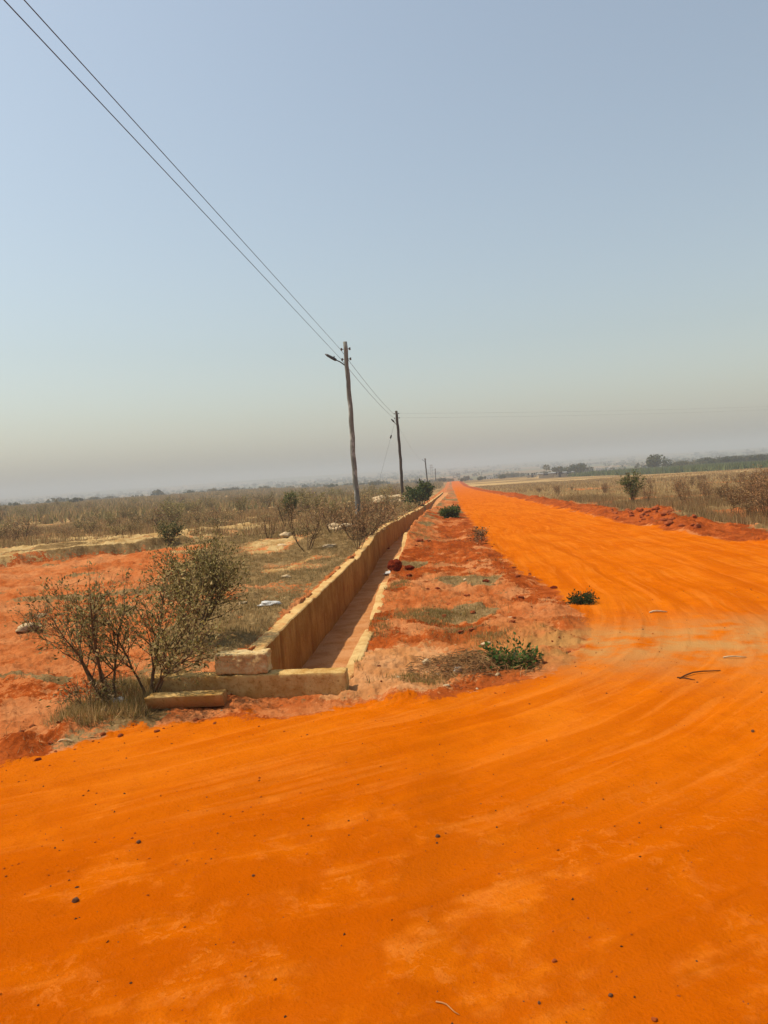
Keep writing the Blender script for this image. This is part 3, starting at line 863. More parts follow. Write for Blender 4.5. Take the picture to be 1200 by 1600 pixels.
shrub('shrub', at(452, 812), 'slim dark green bush standing behind the bare forked shrub', seed=34, H=1.5, stems=5, spread=.12, twigs=80, leaf=.09, leaf_n=9, cols=GREEN + GREYGREEN, thick=.015, twig_len=.25, up=.5)
# bushes near the drain
shrub('bush', at(660, 791), 'dark green rounded bush overhanging the far drain wall', 'bush', seed=41, H=1.7, stems=7, spread=1.0, lean=(-.25, 0), twigs=62, leaf=.14, leaf_n=10, cols=DKGREEN + GREEN, thick=.03, twig_len=.5)
shrub('bush', at(704, 809), 'low flat green bush on the verge near the road edge', 'bush', seed=43, H=.45, stems=12, spread=1.5, twigs=130, leaf=.09, leaf_n=9, cols=GREEN, thick=.012, twig_len=.25)
shrub('plant', at(750, 850), 'tiny dark sprig standing alone on the red verge', 'plant', seed=46, H=.42, stems=5, spread=.25, twigs=30, leaf=.05, leaf_n=7, cols=DKGREEN + BROWN, thick=.006, twig_len=.12)
shrub('plant', at(911, 942), 'small dark leafy plant growing at the left road edge', 'plant', seed=49, H=.16, stems=11, spread=1.3, twigs=60, leaf=.035, leaf_n=7, cols=DKGREEN, thick=.004, twig_len=.07)
shrub('plant', at(800, 1040), 'bright green leafy plant beside the heap of dry weeds', 'plant', seed=52, H=.27, stems=12, spread=1.3, twigs=70, leaf=.042, leaf_n=5, cols=[C3(70, 96, 38), C3(56, 78, 32), C3(90, 110, 54), C3(48, 62, 28), C3(110, 104, 60)], thick=.005, twig_len=.1, aspect=.6)
shrub('small_tree', at(990, 788), 'small grey-green tree standing in the dry grass right of the road', 'tree', seed=61, H=1.5, stems=3, spread=.07, twigs=34, leaf=.10, leaf_n=7, cols=GREYGREEN + GREEN, thick=.03, twig_len=.35, up=.3)
shrub('shrub', at(712, 772), 'thin dark sapling at the right edge of the far road', 'shrub', seed=58, H=1.6, stems=3, spread=.12, twigs=24, leaf=.14, leaf_n=6, cols=DKGREEN, thick=.03, twig_len=.3) if False else None

# shared shrub kinds, copied over the plain
protos = []
for i, (H, st, sp, tw, lf, ln_, cc) in enumerate([(1.1, 6, .6, 50, .075, 2.6, DRYC + GREYGREEN), (.7, 9, 1.1, 60, .075, 2.2, BROWN + DRYC), (1.3, 4, .35, 40, .08, 2.4, GREYGREEN + OLIVE),
                                                (.55, 10, 1.2, 56, .07, 3.2, OLIVE + DRYC), (1.0, 5, .45, 46, .06, .8, BROWN), (1.0, 7, .8, 56, .08, 3.2, GREYGREEN + DRYC)]):
    protos.append(shrub('dry_shrub', (0, 0, -50), 'dry brownish shrub scattered over the plain left of the drain', 'shrub', 'dry shrubs over the plain', seed=100 + i, H=H, stems=st, spread=sp, twigs=tw, leaf=lf, leaf_n=ln_, cols=cc, thick=.014, twig_len=.28))
rng = random.Random(77)
spots = []
tries = 0
while len(spots) < 235 and tries < 20000:
    tries += 1
    y = 27 + 150 * rng.random() ** 1.6
    x = -4.6 - rng.random() * (.72 * y)
    if scarp_dist(x, y) < 8.0 and x < -7: continue
    dens = float(fbm(x * .07, y * .07, 3, 121))
    if dens < rng.uniform(-.55, .25): continue
    if any((x - a) ** 2 + (y - b) ** 2 < .8 for a, b, *_ in spots): continue
    spots.append((x, y, rng.uniform(.7, 1.35) * (1 + .25 * (y > 60)), rng.randrange(6)))
# bushes massed along the drain wall by the poles
for px, py, s, k in [(575, 838, 1.25, 1), (590, 826, 1.0, 4), (556, 842, 1.0, 4), (604, 818, 1.1, 1), (520, 835, .9, 4), (500, 822, 1.0, 1), (540, 826, 1.1, 1), (520, 808, 1.3, 1),
                     (610, 806, 1.2, 0), (640, 800, 1.3, 3), (585, 806, 1.3, 1), (470, 838, .8, 3), (420, 842, .8, 4), (560, 860, .7, 4)]:
    x, y, z = at(px, py); spots.append((x, y, s, k))
first = [True] * 6
for (x, y, s, k) in spots:
    o = protos[k] if first[k] else copy_tree(protos[k]); first[k] = False
    o.location = (x, y, hz(x, y) - .02); o.rotation_euler = (0, 0, rng.random() * 6.28); o.scale = (s * rng.uniform(.9, 1.3), s * rng.uniform(.9, 1.3), s)

# tall dry weeds on the right
wp = []
STRAW = [G3(166, 136, 88), G3(142, 112, 70), G3(182, 154, 108), G3(126, 96, 60)]
for i, (H, cc, ln_) in enumerate([(1.25, BROWN + STRAW, 3.0), (1.0, STRAW, 2.4), (1.4, BROWN, 2.0)]):
    wp.append(shrub('tall_weed', (0, 0, -50), 'tall dry brown weed standing right of the dirt road', 'weed', 'tall dry weeds by the road', seed=200 + i, H=H, stems=9, spread=.28, twigs=70, leaf=.055, leaf_n=ln_, cols=cc, thick=.007, twig_len=.2, up=.6, kinks=.16))
first = [True] * 3
rng = random.Random(5)
ws = []
for i in range(74):
    y = rng.uniform(15.5, 34); x = 7.2 + rng.random() ** 1.2 * 9 + (0.5 if y < 19 else 0)
    if y > 24 and x < 8.4: continue
    ws.append((x, y))
for i in range(40):
    y = rng.uniform(34, 90); ws.append((rng.uniform(6.6, 6 + .38 * y), y))
for (x, y) in ws:
    k = rng.randrange(3)
    o = wp[k] if first[k] else copy_tree(wp[k]); first[k] = False
    s = rng.uniform(.6, 1.05) * (.8 if y > 34 else 1)
    o.location = (x, y, hz(x, y)); o.rotation_euler = (0, 0, rng.random() * 6.28); o.scale = (s * 1.2, s * 1.2, s)

# grass: many single blades
def blades(name, P, hgt, wid, cols, label_unused=None, lean=.45, seed=0):
    r = np.random.default_rng(seed); n = len(P)
    Z = height(P[:, 0], P[:, 1])
    h = hgt * r.uniform(.5, 1.2, n); w = wid * r.uniform(.7, 1.3, n)
    a = r.uniform(0, 2 * pi, n); b = r.uniform(0, 2 * pi, n); le = np.abs(r.normal(0, lean, n))
    dx, dy = np.cos(a), np.sin(a)
    B = np.stack([P[:, 0], P[:, 1], Z - .01], 1)
    S = np.stack([dx, dy, 0 * dx], 1) * (w / 2)[:, None]
    T = np.stack([np.cos(b) * le, np.sin(b) * le, np.ones(n)], 1); T /= np.linalg.norm(T, axis=1)[:, None]
    T = T * h[:, None]
    V = np.stack([B - S, B + S, B + T], 1).reshape(-1, 3)
    c = np.array(cols)[r.integers(0, len(cols), n)] * r.uniform(.75, 1.25, n)[:, None]
    me = np_mesh(name, V, 3, np.arange(3 * n), M['grass'], False, np.repeat(c, 3, 0))
    return link(name, me)

def clumps(r, n, box, mask, k, rad):
    """n clump centres inside box where mask accepts, k blades each"""
    x = r.uniform(box[0], box[1], n * 3); y = r.uniform(box[2], box[3], n * 3)
    keep = mask(x, y) > r.uniform(0, 1, len(x))
    x = x[keep][:n]; y = y[keep][:n]
    rr = rad * np.sqrt(r.uniform(0, 1, (len(x), k))) ; th = r.uniform(0, 2 * pi, (len(x), k))
    return np.stack([(x[:, None] + rr * np.cos(th)).ravel(), (y[:, None] + rr * np.sin(th)).ravel()], 1)

def left_mask(x, y):
    xbn = -2.9 - .34 * (y - 7)
    bare = (xbn - x + fbm(x * .7, y * .7, 4, 62) * 1.5 > 0) & (scarp_dist(x, y) < .1) & (y < 23)
    g = sm(fbm(x * .6, y * .6, 4, 63), -.42, .2)
    sq = scarp_dist(x, y)
    sandm = sm(sq, .1, .4) * (1 - sm(sq, 7, 9.5)) * sm(x, -6.5, -8.5) * sm(fbm((x * 3.3 + y * 4.3) / 5.42 * .16, sq * .75, 4, 65), -.3, 0)
    return np.where(bare, .03, g * (1 - .93 * sandm)) * (x < left_in(y) - .22)

r = np.random.default_rng(1)
DRYG = [G3(150, 126, 84), G3(128, 104, 66), G3(172, 146, 102), G3(116, 96, 60), G3(136, 112, 72), G3(116, 102, 60)]
P = np.vstack([clumps(r, 4200, (-8, -2.2, 6.3, 26), left_mask, 13, .11), clumps(r, 700, (-14, -5, 7, 26), left_mask, 18, .18)])
tag(blades('dry_grass', P, .075, .008, DRYG, seed=1), 'short dry grass covering the ground left of the drain', 'grass', kind='stuff')
P = np.vstack([clumps(r, 6500, (-32, -2.6, 25, 75), left_mask, 10, .35)])
tag(blades('dry_grass', P, .32, .028, DRYG + BROWN, seed=2), 'dry grass on the plain between the shrubs left of the drain', 'grass', kind='stuff')
def far_mask(x, y): return (x < -3 - .0 * y) * (x > -.75 * y - 8) * sm(fbm(x * .03, y * .03, 3, 131), -.7, .1)
P = clumps(r, 9000, (-260, -4, 70, 380), far_mask, 8, 1.1)
SCR = [G3(122, 106, 70), G3(108, 96, 60), G3(138, 116, 78), G3(100, 92, 58), G3(130, 104, 70)]
tag(blades('scrub_cover', P, 1.0, .30, SCR, lean=.6, seed=3), 'far low scrub covering the plain out to the haze', 'scrub', kind='stuff')
def right_mask(x, y): return (x > road_r(y) + 1.6 + .5 * fbm(x * .6, y * .6, 3, 136)) * sm(fbm(x * .28, y * .28, 4, 132), -.35, .35)
P = clumps(r, 5200, (6, 26, 13, 50), right_mask, 16, .3)
tag(blades('tall_dry_grass', P, .30, .013, STRAW + DRYG + BROWN, seed=4, lean=.35), 'tall straw-coloured grass in the field right of the road', 'grass', kind='stuff')
P = clumps(r, 7000, (4.5, 75, 45, 190), right_mask, 9, .7)
tag(blades('tall_dry_grass', P, .30, .05, STRAW + DRYG + BROWN, seed=5, lean=.4), 'straw-coloured grass farther back in the field right of the road', 'grass', kind='stuff')
def verge_mask(x, y):
    v = (x > right_in(y) + .15) & (road_signed(x, y) < -.1)
    g = sm(fbm(x * .9, y * .75, 4, 67), .16, .34)
    g = np.maximum(g, sm(y, 26, 34) * sm(fbm(x * .7, y * .2, 3, 68), -.1, .2))
    return v * g
P = clumps(r, 900, (-1.1, 1.2, 7, 30), verge_mask, 16, .14)
P2 = []
for (px, py, sx, sy, n) in [(640, 972, .40, .22, 90), (612, 985, .2, .2, 50), (680, 958, .3, .12, 40), (620, 920, .12, .5, 50), (700, 886, .4, .2, 36), (655, 835, .3, 1.2, 60), (690, 990, .25, .12, 40),
                           (660, 1062, .16, .12, 34), (770, 1000, .2, .15, 26)]:
    x, y, z = at(px, py)
    n *= 3; cx = r.normal(x, sx * .8, n); cy = r.normal(y, sy * 1.0, n)
    kk = fbm(cx * 3.2, cy * 2.6, 3, 151) > .02; cx = cx[kk]; cy = cy[kk]; n = len(cx)
    P2.append(np.stack([np.repeat(cx, 16) + r.normal(0, .045, n * 16), np.repeat(cy, 16) + r.normal(0, .045, n * 16)], 1))
nt = 150; cx = r.uniform(-1.0, 1.0, nt); cy = r.uniform(6.6, 24, nt)
P2.append(np.stack([np.repeat(cx, 12) + r.normal(0, .025, nt * 12), np.repeat(cy, 12) + r.normal(0, .025, nt * 12)], 1)[np.repeat(road_signed(cx, cy) < -.1, 12)])
P = np.vstack([P] + P2)
VG = [G3(132, 112, 62), G3(112, 98, 50), G3(152, 126, 80), G3(98, 86, 44), G3(144, 110, 70)]
tag(blades('verge_grass', P, .062, .007, VG, seed=6, lean=.8), 'low olive grass in patches on the red verge beside the drain', 'grass', kind='stuff')

def litter_mask(x, y):
    v = (x > right_in(y) + .1) & (road_signed(x, y) < -.05)
    l = (x < -2.35) & (y < 6.6) & (x > -3.4) & (road_signed(x, y) < -.1) & (x > -7)
    return v * sm(fbm(x * 1.1, y * 1.1, 3, 133), -.3, .4) * .8 + l * sm(fbm(x * 1.1, y * 1.1, 3, 134), -.5, .1)
P = clumps(r, 1500, (-6, 2, 4.2, 22), litter_mask, 7, .12)
tag(blades('dry_litter', P, .085, .006, STRAW + BROWN, seed=8, lean=2.6), 'scattered dry straw and leaf litter on the rough red verges', 'straw litter', kind='stuff')
def tuft_mask(x, y): return (x < -2.45) * (x > -3.1) * (y > 5.3) * (road_signed(x, y) < -.15) * sm(y - cross_edge(x), .15, .5) * sm(fbm(x * 1.5, y * 1.5, 3, 135), -.5, .0)
P = clumps(r, 420, (-3.8, -2.4, 4.6, 6.6), tuft_mask, 16, .07)
tag(blades('dry_grass', P, .12, .006, DRYG + VG, seed=9, lean=.8), 'ragged dry grass round the feet of the olive shrubs', 'grass', kind='stuff')

# heap of dry pulled weeds on the verge
hx, hy, hzz = at(738, 1042)
g = Geo(); rg = random.Random(8)
for i in range(760):
    a = max(-.55, min(.55, rg.gauss(0, .27))); b = max(-.4, min(.4, rg.gauss(0, .19))); hgt = max(0, .17 - a * a * .6 - b * b * 1.2) * rg.random()
    p = Vector((a, b, .01 + hgt + hz(hx + a, hy + b) - hzz)); th = rg.random() * 6.28; l = rg.uniform(.05, .2)
    d = Vector((cos(th), sin(th) * .8, rg.uniform(-.25, .5))).normalized() * l
    g.tube([p - d * .5, p + Vector((0, 0, rg.uniform(0, .03))), p + d * .5], [.002, .0035, .0015], 3)
o = g.obj('weed_heap', M['bark'], None, (hx, hy, hzz)); o.data.materials[0] = mat_plain('dead_weed', alb(176, 134, 84), alb(128, 92, 56), 9, .2)
tag(o, 'heap of dead uprooted weeds on the verge by the junction', 'weed heap')

# soil clods heaped on the right berm
clod = [stone_mesh('soil_clod', 60 + i, M['soil_clod'], .75, 3, .3) for i in range(4)]
rng = random.Random(12)
for i in range(60):
    px = rng.uniform(955, 1092); py = rng.uniform(796, 820) + (px - 1020) * .09
    x, y, z = at(px, py); s = rng.choice([.03, .04, .05, .07, .10])
    o = link('soil_clod', clod[i % 4], None, (x, y, z + s * .25), rng.random() * 6); o.scale = (s * 1.2, s, s * .9)
    tag(o, 'crumbly red soil clod in the heap at the right road edge', 'clod', 'soil clods heaped by the road')

# ------------------------------------------------------------------ litter, pebbles and sticks
def crumple(name, seed, size, mat, px, label, cat, flat=.35, lift=0, loc=None):
    me = stone_mesh(name, seed, mat, flat, 3, .45)
    x, y, z = loc if loc else at(*px)
    o = link(name, me, None, (x, y, z + size * flat * .5 + lift), seed); o.scale = (size * 1.3, size, size)
    return tag(o, label, cat)
crumple('plastic_bag', 3, .10, M['white_plastic'], (420, 950), 'pale crumpled plastic bag in the grass left of the drain', 'bag')
crumple('plastic_bag', 6, .055, M['white_plastic'], (186, 1104), 'small white plastic litter between the stems of the olive shrubs', 'bag', .7)
crumple('pale_stone', 7, .06, M['pale_stone'], (448, 905), 'pale stone in the dry grass above the white bag', 'stone', .5)
crumple('pale_stone', 8, .16, M['pale_stone'], (447, 843), 'pale round stone in the dry grass left of the forked shrub', 'stone', .6)
crumple('pale_stone', 9, .11, M['pale_stone'], (440, 855), 'smaller pale stone just below the round one in dry grass', 'stone', .5)
crumple('pale_stone', 10, .13, M['pale_stone'], (514, 860), 'flat pale stone in dry grass right of the forked shrub', 'stone', .4)
crumple('rubble_slab', 12, .36, M['pale_stone'], (534, 829), 'pale tilted slab of rubble among brown bushes by the pole', 'rubble', .35)
crumple('pale_stone', 13, .11, M['pale_stone'], (45, 985), 'pale rubble stone beside the grey-green weed on red soil', 'stone', .5)
crumple('pale_stone', 14, .07, M['pale_stone'], (66, 966), 'little pale stone behind the grey-green weed on red soil', 'stone', .5)
crumple('rubble_heap', 16, 1.3, M['pale_stone'], (610, 787), 'low pale heap of rubble behind the bushes between the poles', 'rubble', .35)
crumple('pale_stone', 17, .055, M['pale_stone'], (380, 948), 'pale stone at the edge of the red bare patch behind the shrub', 'stone', .5)
crumple('white_chip', 18, .016, M['pale_stone'], (623, 1066), 'white chip of stone on the pale soil beside the drain wall', 'stone', .7)
crumple('white_chip', 19, .028, M['white_plastic'], (716, 1046), 'white scrap lying in the heap of dead weeds', 'scrap', .9, .06)
cx_, cy_ = -1.40, 6.62
cl = crumple('cloth_rag', 21, .20, M['cloth'], None, 'crumpled grey-blue rag on the drain floor behind the end wall', 'rag', .3, .0, (cx_, cy_, hz(cx_, cy_) + .03))
yy = 18.0; crumple('plastic_bag', 23, .16, M['white_plastic'], None, 'dirty white sheet of plastic on the drain floor near the dark boulder', 'bag', .3, 0, (float(right_in(yy)) - .25, yy, hz(float(right_in(yy)) - .25, yy)))

rb = [stone_mesh('rubble_chip', 70 + i, M[['pale_stone', 'soil_clod', 'pale_stone'][i]], .5, 3, .35) for i in range(3)]
rng = random.Random(44)
for i in range(26):
    px = rng.gauss(715, 45); py = rng.gauss(1030, 26)
    x, y, z = at(px, py)
    if road_signed(x, y) > 0 or x < float(right_in(y)) + .25: continue
    s = rng.choice([.012, .016, .02, .03, .04])
    o = link('rubble_chip', rb[i % 3], None, (x, y, z + s * .2), rng.random() * 6); o.scale = (s * 1.3, s, s)
    tag(o, 'chip of pale rubble among the dead weeds on the verge', 'rubble', 'rubble chips by the weed heap')

def stick(px0, px1, r, mat, label, bend=.02, name='stick'):
    a = Vector(at(*px0)); b = Vector(at(*px1)); a.z += r; b.z += r
    d = b - a; n = Vector((-d.y, d.x, 0))
    pts = []
    for t in (0, .2, .4, .6, .8, 1):
        p = a + d * t + n * bend * sin(t * 5); p.z = hz(p.x, p.y) + r * .8 + (.012 * sin(t * pi) if r > .005 else .002); pts.append(p - a)
    g = Geo(); g.tube(pts, [r, r * 1.1, r, r * .9, r * .8, r * .5], 6)
    return tag(g.obj(name, mat, None, a, True), label, 'stick')
stick((681, 1562), (719, 1582), .0022, M['dry_stick'], 'thin pale twig on the orange road at the bottom edge', .06, 'twig')
o = stick((1062, 1062), (1122, 1046), .006, M['dark_stick'], 'dark dead branch lying on the road at the junction', .05)
stick((1058, 1060), (1086, 1063), .005, M['dark_stick'], 'short dark stick under the left end of the dead branch', .02)
stick((90, 1156), (116, 1158), .006, M['pale_stone'], 'short pale stick on dark red soil at the left road edge', .01)
stick((140, 1150), (160, 1148), .003, M['dry_stick'], 'thin straw on dark red soil right of the pale stick', .01)
stick((1130, 1027), (1166, 1026), .007, M['pale_stone'], 'pale strip of debris on the road above the dead branch', .01)
stick((1015, 958), (1042, 955), .010, M['pale_stone'], 'pale splinter on the main road beyond the junction', .01)
for i, (px, py, s, m, lb) in enumerate([(118, 1409, .015, 'dark_stone', 'largest dark stone on the orange road at lower left'), (217, 1321, .012, 'dark_stone', 'round dark pebble on the road above the largest stone'),
                                        (684, 1305, .012, 'dark_stone', 'grey pebble in the middle of the orange road'), (954, 1553, .008, 'dark_stone', 'dark pebble on the road at lower right'),
                                        (1022, 1592, .009, 'orange_stone', 'brown lump on the road at the lower right edge of the picture'), (866, 1497, .009, 'orange_stone', 'orange-brown stone half sunk in powdery road soil'),
                                        (842, 1565, .006, 'dark_stone', 'small dark pebble between the pale twig and the lower right pebble'), (396, 1371, .007, 'dark_stone', 'small dark pebble on the road left of the grey one'),
                                        (1176, 1142, .012, 'dark_stone', 'dark stone on the road at the right edge'), (95, 1290, .004, 'dark_stone', None)]):
    x, y, z = at(px, py)
    o = link('stone', stone_mesh('stone', 30 + i, M[m], .7, 3), None, (x, y, z + s * .3), i * 1.3); o.scale = (s, s, s)
    tag(o, lb or 'small loose pebble on the orange road', 'stone', None if lb else 'pebbles scattered on the road')
peb = [stone_mesh('pebble', 80 + i, M[['dark_stone', 'orange_stone', 'orange_stone'][i]], .7, 2) for i in range(3)]
rng = random.Random(21)
for i in range(52):
    px = rng.uniform(-20, 1220); py = 1190 + 420 * rng.random() ** 1.1
    x, y, z = at(px, py); s = rng.choice([.002, .0025, .003, .003, .004])
    o = link('pebble', peb[i % 3], None, (x, y, z + s * .3), rng.random() * 6); o.scale = (s * rng.uniform(.9, 1.5), s, s)
    tag(o, 'small loose pebble on the orange road', 'pebble', 'pebbles scattered on the road')
rng = random.Random(31)
vst = [stone_mesh('soil_lump', 90 + i, M[['soil_clod', 'laterite', 'soil_clod', 'pale_stone'][i]], .6, 2, .3) for i in range(4)]
for i in range(290):
    if i < 180:
        px = rng.uniform(590, 900); py = rng.uniform(830, 1090)
    else:
        px = rng.uniform(0, 420); py = rng.uniform(1085, 1190)
    x, y, z = at(px, py)
    if road_signed(x, y) > .15 or (float(left_in(y)) - .3 < x < float(right_in(y)) + .2 and y > 6): continue
    s = .008 * y / 7 * rng.choice([.6, .8, 1, 1.4, 2.2, 3.4])
    o = link('soil_lump', vst[min(int(rng.random() * 3.2), 3)], None, (x, y, z + s * .2), rng.random() * 6); o.scale = (s * 1.2, s, s)
    tag(o, 'small lump of red soil on the rough verge', 'soil lump', 'soil lumps on the verges')

def gravel():
    r = np.random.default_rng(17); n = 7500
    ang = r.uniform(-.75, .62, n); rad = 1.6 + 9.5 * r.uniform(0, 1, n) ** 1.3
    x = rad * np.sin(ang); y = rad * np.cos(ang)
    k = (road_signed(x, y) > -.5) & (r.uniform(0, 1, n) < .3 + .7 * sm(fbm(x * .8, y * .8, 3, 141), -.1, .4) + .6 * (road_signed(x, y) < .5))
    x, y = x[k], y[k]; n = len(x); z = height(x, y)
    oct_v = np.array([(1, 0, 0), (0, 1, 0), (-1, 0, 0), (0, -1, 0), (0, 0, .8), (.3, .3, -.6)], float)
    oct_f = np.array([(0, 1, 4), (1, 2, 4), (2, 3, 4), (3, 0, 4), (1, 0, 5), (2, 1, 5), (3, 2, 5), (0, 3, 5)])
    s = .0011 + .0045 * r.uniform(0, 1, n) ** 4 * (1 + .12 * y)
    V = oct_v[None] * (s[:, None] * r.uniform(.7, 1.3, (n, 3)))[:, None, :] + r.normal(0, .15, (n, 6, 3)) * s[:, None, None]
    a = r.uniform(0, 6.28, n); c, q = np.cos(a)[:, None], np.sin(a)[:, None]
    V = np.stack([V[..., 0] * c - V[..., 1] * q + x[:, None], V[..., 0] * q + V[..., 1] * c + y[:, None], V[..., 2] + (z + s * .2)[:, None]], -1)
    F = (oct_f[None] + 6 * np.arange(n)[:, None, None]).ravel()
    cols = np.array([alb(180, 84, 20)[:3], alb(140, 70, 24)[:3], alb(210, 110, 40)[:3], alb(96, 64, 44)[:3], alb(196, 96, 20)[:3]])
    cc = np.repeat(cols[r.integers(0, 5, n)] * r.uniform(.7, 1.2, (n, 1)), 6, 0)
    me = np_mesh('gravel', V.reshape(-1, 3), 3, F, M['gravel'], False, cc)
    tag(link('gravel', me), 'fine loose grit strewn over the orange road and its edges', 'gravel', kind='stuff')
M['gravel'] = mat_leaf('gravel', 0, .95)
gravel()

# ------------------------------------------------------------------ far trees, crops, houses
def tree_mesh(seed, H, W, cols, leaf, n, lobes):
    r = np.random.default_rng(seed)
    ctr = np.stack([r.normal(0, W * .26, lobes), r.normal(0, W * .26, lobes), H * r.uniform(.30, .76, lobes)], 1)
    rad = r.uniform(.16, .28, lobes) * W
    k = r.integers(0, lobes, n)
    d = r.normal(0, 1, (n, 3)); d /= np.linalg.norm(d, axis=1)[:, None]
    p = ctr[k] + d * (rad[k] * r.uniform(.55, 1.05, n))[:, None] * np.array([1, 1, .8])
    p[:, 2] = np.maximum(p[:, 2], H * .08)
    a = r.normal(0, 1, (n, 3)); a /= np.linalg.norm(a, axis=1)[:, None]; b = np.cross(a, r.normal(0, 1, (n, 3))); b /= np.linalg.norm(b, axis=1)[:, None]
    l = leaf * r.uniform(.6, 1.3, n)
    V = np.stack([p - a * l[:, None] * .5, p + b * l[:, None] * .35, p + a * l[:, None] * .5, p - b * l[:, None] * .35], 1).reshape(-1, 3)
    c = np.array(cols)[r.integers(0, len(cols), n)] * r.uniform(.7, 1.25, n)[:, None]
    crown = np_mesh('crown', V, 4, np.arange(4 * n), M['leaf'], False, np.repeat(c, 4, 0))
    g = Geo(); g.tube([(0, 0, -.3), (.03 * W, 0, H * .25), (0, .02 * W, H * .6)], [W * .035, W * .026, W * .012], 6)
    for i in range(min(lobes, 6)):
        c = Vector(ctr[i]); g.tube([(.02 * W, 0, H * .25), tuple((c + Vector((0, 0, H * .3))) * .5), tuple(c)], [W * .016, W * .011, W * .005], 4)
    tm = bpy.data.meshes.new('trunk'); tm.from_pydata([tuple(v) for v in g.v], [], g.f); tm.update(); tm.materials.append(M['bark'])
    return crown, tm
TG = [C3(58, 66, 38), C3(70, 78, 46), C3(48, 56, 32), C3(84, 88, 54)]
TD = [C3(98, 94, 62), C3(84, 82, 54), C3(112, 104, 70)]
KT = [tree_mesh(1, 5, 8.5, TG, .55, 1800, 9), tree_mesh(2, 4.5, 6, TG, .5, 1300, 7), tree_mesh(3, 5, 5, TD, .5, 1000, 6), tree_mesh(4, 4, 9, TD, .6, 1300, 8)]
def far_tree(px, y, hpx, kind, label, group=None, base=None):
    x = on_y(px, 740, y)[0]; d = math.hypot(x, y)
    H = hpx / 1200 * d
    z = (hz(x, y) if base is None else base) - (.12 * H if y > 320 else 0)
    root = empty('tree', (x, y, z), px * .7, H / 4.4)
    link('crown', KT[kind][0], root); link('trunk', KT[kind][1], root)
    return tag(root, label, 'tree', group)
far_tree(1027, 300, 20, 0, 'largest dark round tree above the green crop band on the right')
far_tree(1136, 300, 12, 1, 'small dark round tree above the crop band near the right edge')
far_tree(893, 330, 18, 1, 'dark bushy tree left of the green crop band')
far_tree(910, 345, 15, 0, 'broad dark tree touching the left end of the crop band')
far_tree(872, 345, 18, 2, 'tree standing left of the pale low building beyond the field')
far_tree(113, 230, 10, 1, 'lone dark tree on the scrub plain at far left')
far_tree(20, 260, 8, 1, 'small dark tree at the left edge of the scrub plain')
rng = random.Random(99)
for i in range(26):
    px = rng.uniform(1045, 1210); far_tree(px, rng.uniform(290, 340), rng.uniform(9, 13), rng.choice([0, 2, 3]), 'hazy green tree in the row behind the crop band', 'trees behind the crop band')
for i in range(60):
    px = rng.uniform(-20, 900)
    far_tree(px, rng.uniform(330, 480), rng.uniform(5, 9), rng.choice([0, 1, 2, 3, 3]), 'low bushy tree along the far edge of the scrub', 'trees along the far scrub edge')
for i in range(46):
    px = rng.choice([rng.uniform(-30, 1230), rng.gauss(350, 60), rng.gauss(1150, 50)]); y = rng.uniform(700, 1900)
    far_tree(px, y, rng.uniform(3, 5), rng.choice([3, 1, 3, 0]), 'faint tree fading into haze near the horizon', 'hazy trees near the horizon')

def woods():
    r = np.random.default_rng(23); n = 3600
    ang = np.radians(r.uniform(-40, 34, n)); rad = 430 + 1900 * r.uniform(0, 1, n) ** 1.2
    x = rad * np.sin(ang); y = rad * np.cos(ang)
    k = fbm(x / 140., y / 90., 4, 161) > r.uniform(-.25, .35, n)
    x, y, rad = x[k], y[k], rad[k]; n = len(x); m = 16
    H = r.uniform(1.4, 3.6, n) * (1 + rad / 2200); W = H * r.uniform(1.2, 3.0, n)
    d = r.normal(0, 1, (n, m, 3)); d /= np.linalg.norm(d, axis=2)[..., None]
    p = d * np.stack([W / 2, W / 2, H / 2], 1)[:, None, :] * .8 + np.stack([x, y, height(x, y) + H * .42], 1)[:, None, :]
    a = r.normal(0, 1, (n, m, 3)); a /= np.linalg.norm(a, axis=2)[..., None]
    b = np.cross(a, r.normal(0, 1, (n, m, 3))); b /= np.linalg.norm(b, axis=2)[..., None]
    l = (H[:, None] * r.uniform(.35, .7, (n, m)))[..., None]
    V = np.stack([p - a * l * .6, p + b * l * .5, p + a * l * .6, p - b * l * .5], 2).reshape(-1, 3)
    cols = np.array(TG + TD); c = np.repeat(cols[r.integers(0, len(cols), n * m)] * .7, 4, 0)
    me = np_mesh('distant_scrub', V, 4, np.arange(4 * n * m), M['leaf'], False, c)
    tag(link('distant_scrub', me), 'distant scrub and low trees dotting the hazy plain below the horizon', 'scrub', kind='stuff')
woods()

# green crop band
def crop():
    A = np.array(on_y(884, 745, 290)[:2]); B = np.array(on_y(1225, 740, 175)[:2])
    r = np.random.default_rng(4); n = 26000
    t = r.uniform(0, 1, n); w = r.uniform(0, 60, n)
    d = (B - A) / np.linalg.norm(B - A); nrm = np.array([-d[1], d[0]])
    P = A + (B - A) * t[:, None] + nrm * w[:, None]
    P = P[fbm(P[:, 0] * .03, P[:, 1] * .03, 3, 171) > -.35]
    o = blades('crop_field', P, 1.7, .55, [C3(104, 116, 68), C3(116, 124, 76), C3(92, 106, 60), C3(128, 130, 86)], seed=7, lean=.6)
    tag(o, 'long green band of crops beyond the dry field on the right', 'crop', kind='stuff')
crop()

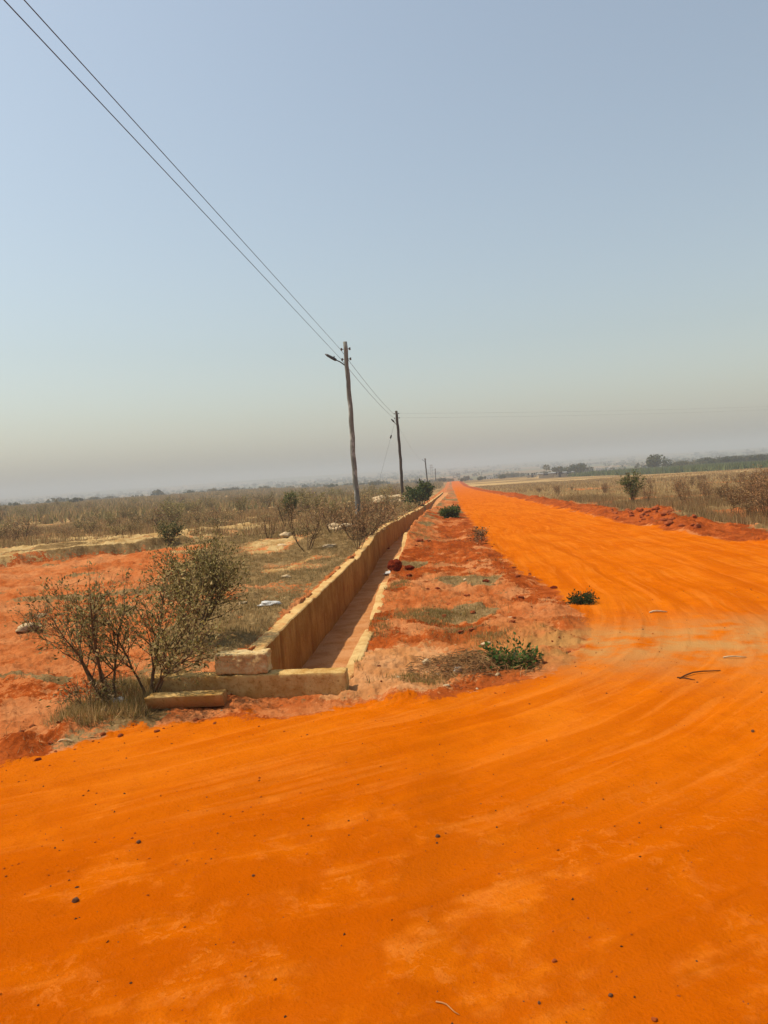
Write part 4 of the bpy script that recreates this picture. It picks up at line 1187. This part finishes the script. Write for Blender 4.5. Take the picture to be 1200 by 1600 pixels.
def house(px, y, wpx, hpx, wall, roof, label, gable=True, door=True, cat='house', name='house', depth=.8):
    x = on_y(px, 740, y)[0]; d = math.hypot(x, y)
    W = wpx / 1200 * d; H = hpx / 1200 * d; D = W * depth if W < 20 else 7
    root = empty(name, (x, y, hz(x, y)), -math.atan2(x, y) * .6)
    wh = H * (.62 if gable else .88)
    g = Geo(); g.box((0, 0, wh / 2 - .3), (W, D, wh + .6)); w_ = g.obj('wall', wall, root)
    if gable:
        o_ = .35; V = []
        for sy in (-1, 1):
            for (a, b) in ((-W / 2 - o_, wh), (0, H), (W / 2 + o_, wh), (W / 2 + o_, wh - .18), (0, H - .2), (-W / 2 - o_, wh - .18)): V.append((a, sy * (D / 2 + o_), b + .02))
        F = [(0, 1, 2, 3, 4, 5), (11, 10, 9, 8, 7, 6)] + [(i, i + 6, (i + 1) % 6 + 6, (i + 1) % 6) for i in range(6)]
        mesh_obj('roof', V, F, roof, root)
    else:
        g = Geo(); g.box((0, 0, wh + H * .06), (W + .5, D + .5, H * .12)); g.obj('roof', roof, root)
    if door:
        g = Geo(); g.box((W * .1, -D / 2 - .03, .95), (.95, .08, 1.9)); g.obj('door', M['roof_dark'], root)
        for s in (-.3, .36):
            g = Geo(); g.box((W * s, -D / 2 - .03, 1.5), (W * .13, .08, 1.0)); g.obj('window', M['pane'], root)
    return tag(root, label, cat)
house(868, 300, 52, 7, M['house_tan'], M['roof_pale'], 'long pale low building at the far edge of the right field', False, True, 'building', 'farm_building')
house(873, 292, 12, 9, M['house_tan'], M['roof_dark'], 'little hut with a dark roof in front of the long pale building', True)
house(936, 620, 10, 6.5, M['house_wall'], M['house_wall'], 'white flat-topped house far away above the crop band', False)
house(957, 600, 13, 9, M['house_wall'], M['roof_pale'], 'white gabled house right of the flat-topped one above the crops', True)
house(765, 600, 11, 6, M['house_wall'], M['house_wall'], 'white flat house on the horizon above the middle of the road', False)
house(702, 600, 10, 8, M['house_wall'], M['roof_pale'], 'white gabled house on the horizon just left of the road end', True)
house(830, 330, 14, 4.5, M['house_tan'], M['roof_pale'], 'short pale wall-like shed left of the long pale building', False, True, 'shed', 'shed')
house(1150, 600, 8, 6, M['house_tan'], M['roof_dark'], 'tiny tan house on the hazy rise at far right', True)
house(545, 700, 9, 5, M['house_wall'], M['roof_pale'], 'tiny pale house in the haze just left of the nearest pole', True)
house(664, 230, 11, 7, M['house_tan'], M['house_tan'], 'small cream hut behind the dark green bush by the drain', False, True, 'hut', 'hut')

# ------------------------------------------------------------------ haze
HB = 4700.0
g = Geo(); top = 34.0; bot = -120.0
g.box((0, 0, (top + bot) / 2), (2 * HB, 2 * HB, top - bot))
hm = bpy.data.materials.new('haze'); hm.use_nodes = True
hn = hm.node_tree.nodes; hn.clear()
ho = hn.new("ShaderNodeOutputMaterial"); hv = hn.new("ShaderNodeVolumePrincipled")
hv.inputs['Color'].default_value = (.60, .635, .67, 1)
hv.inputs['Density'].default_value = .0009
hv.inputs['Anisotropy'].default_value = 0.0
hm.node_tree.links.new(hv.outputs[0], ho.inputs['Volume'])
hz_o = g.obj('haze', hm)
tag(hz_o, kind='stuff')
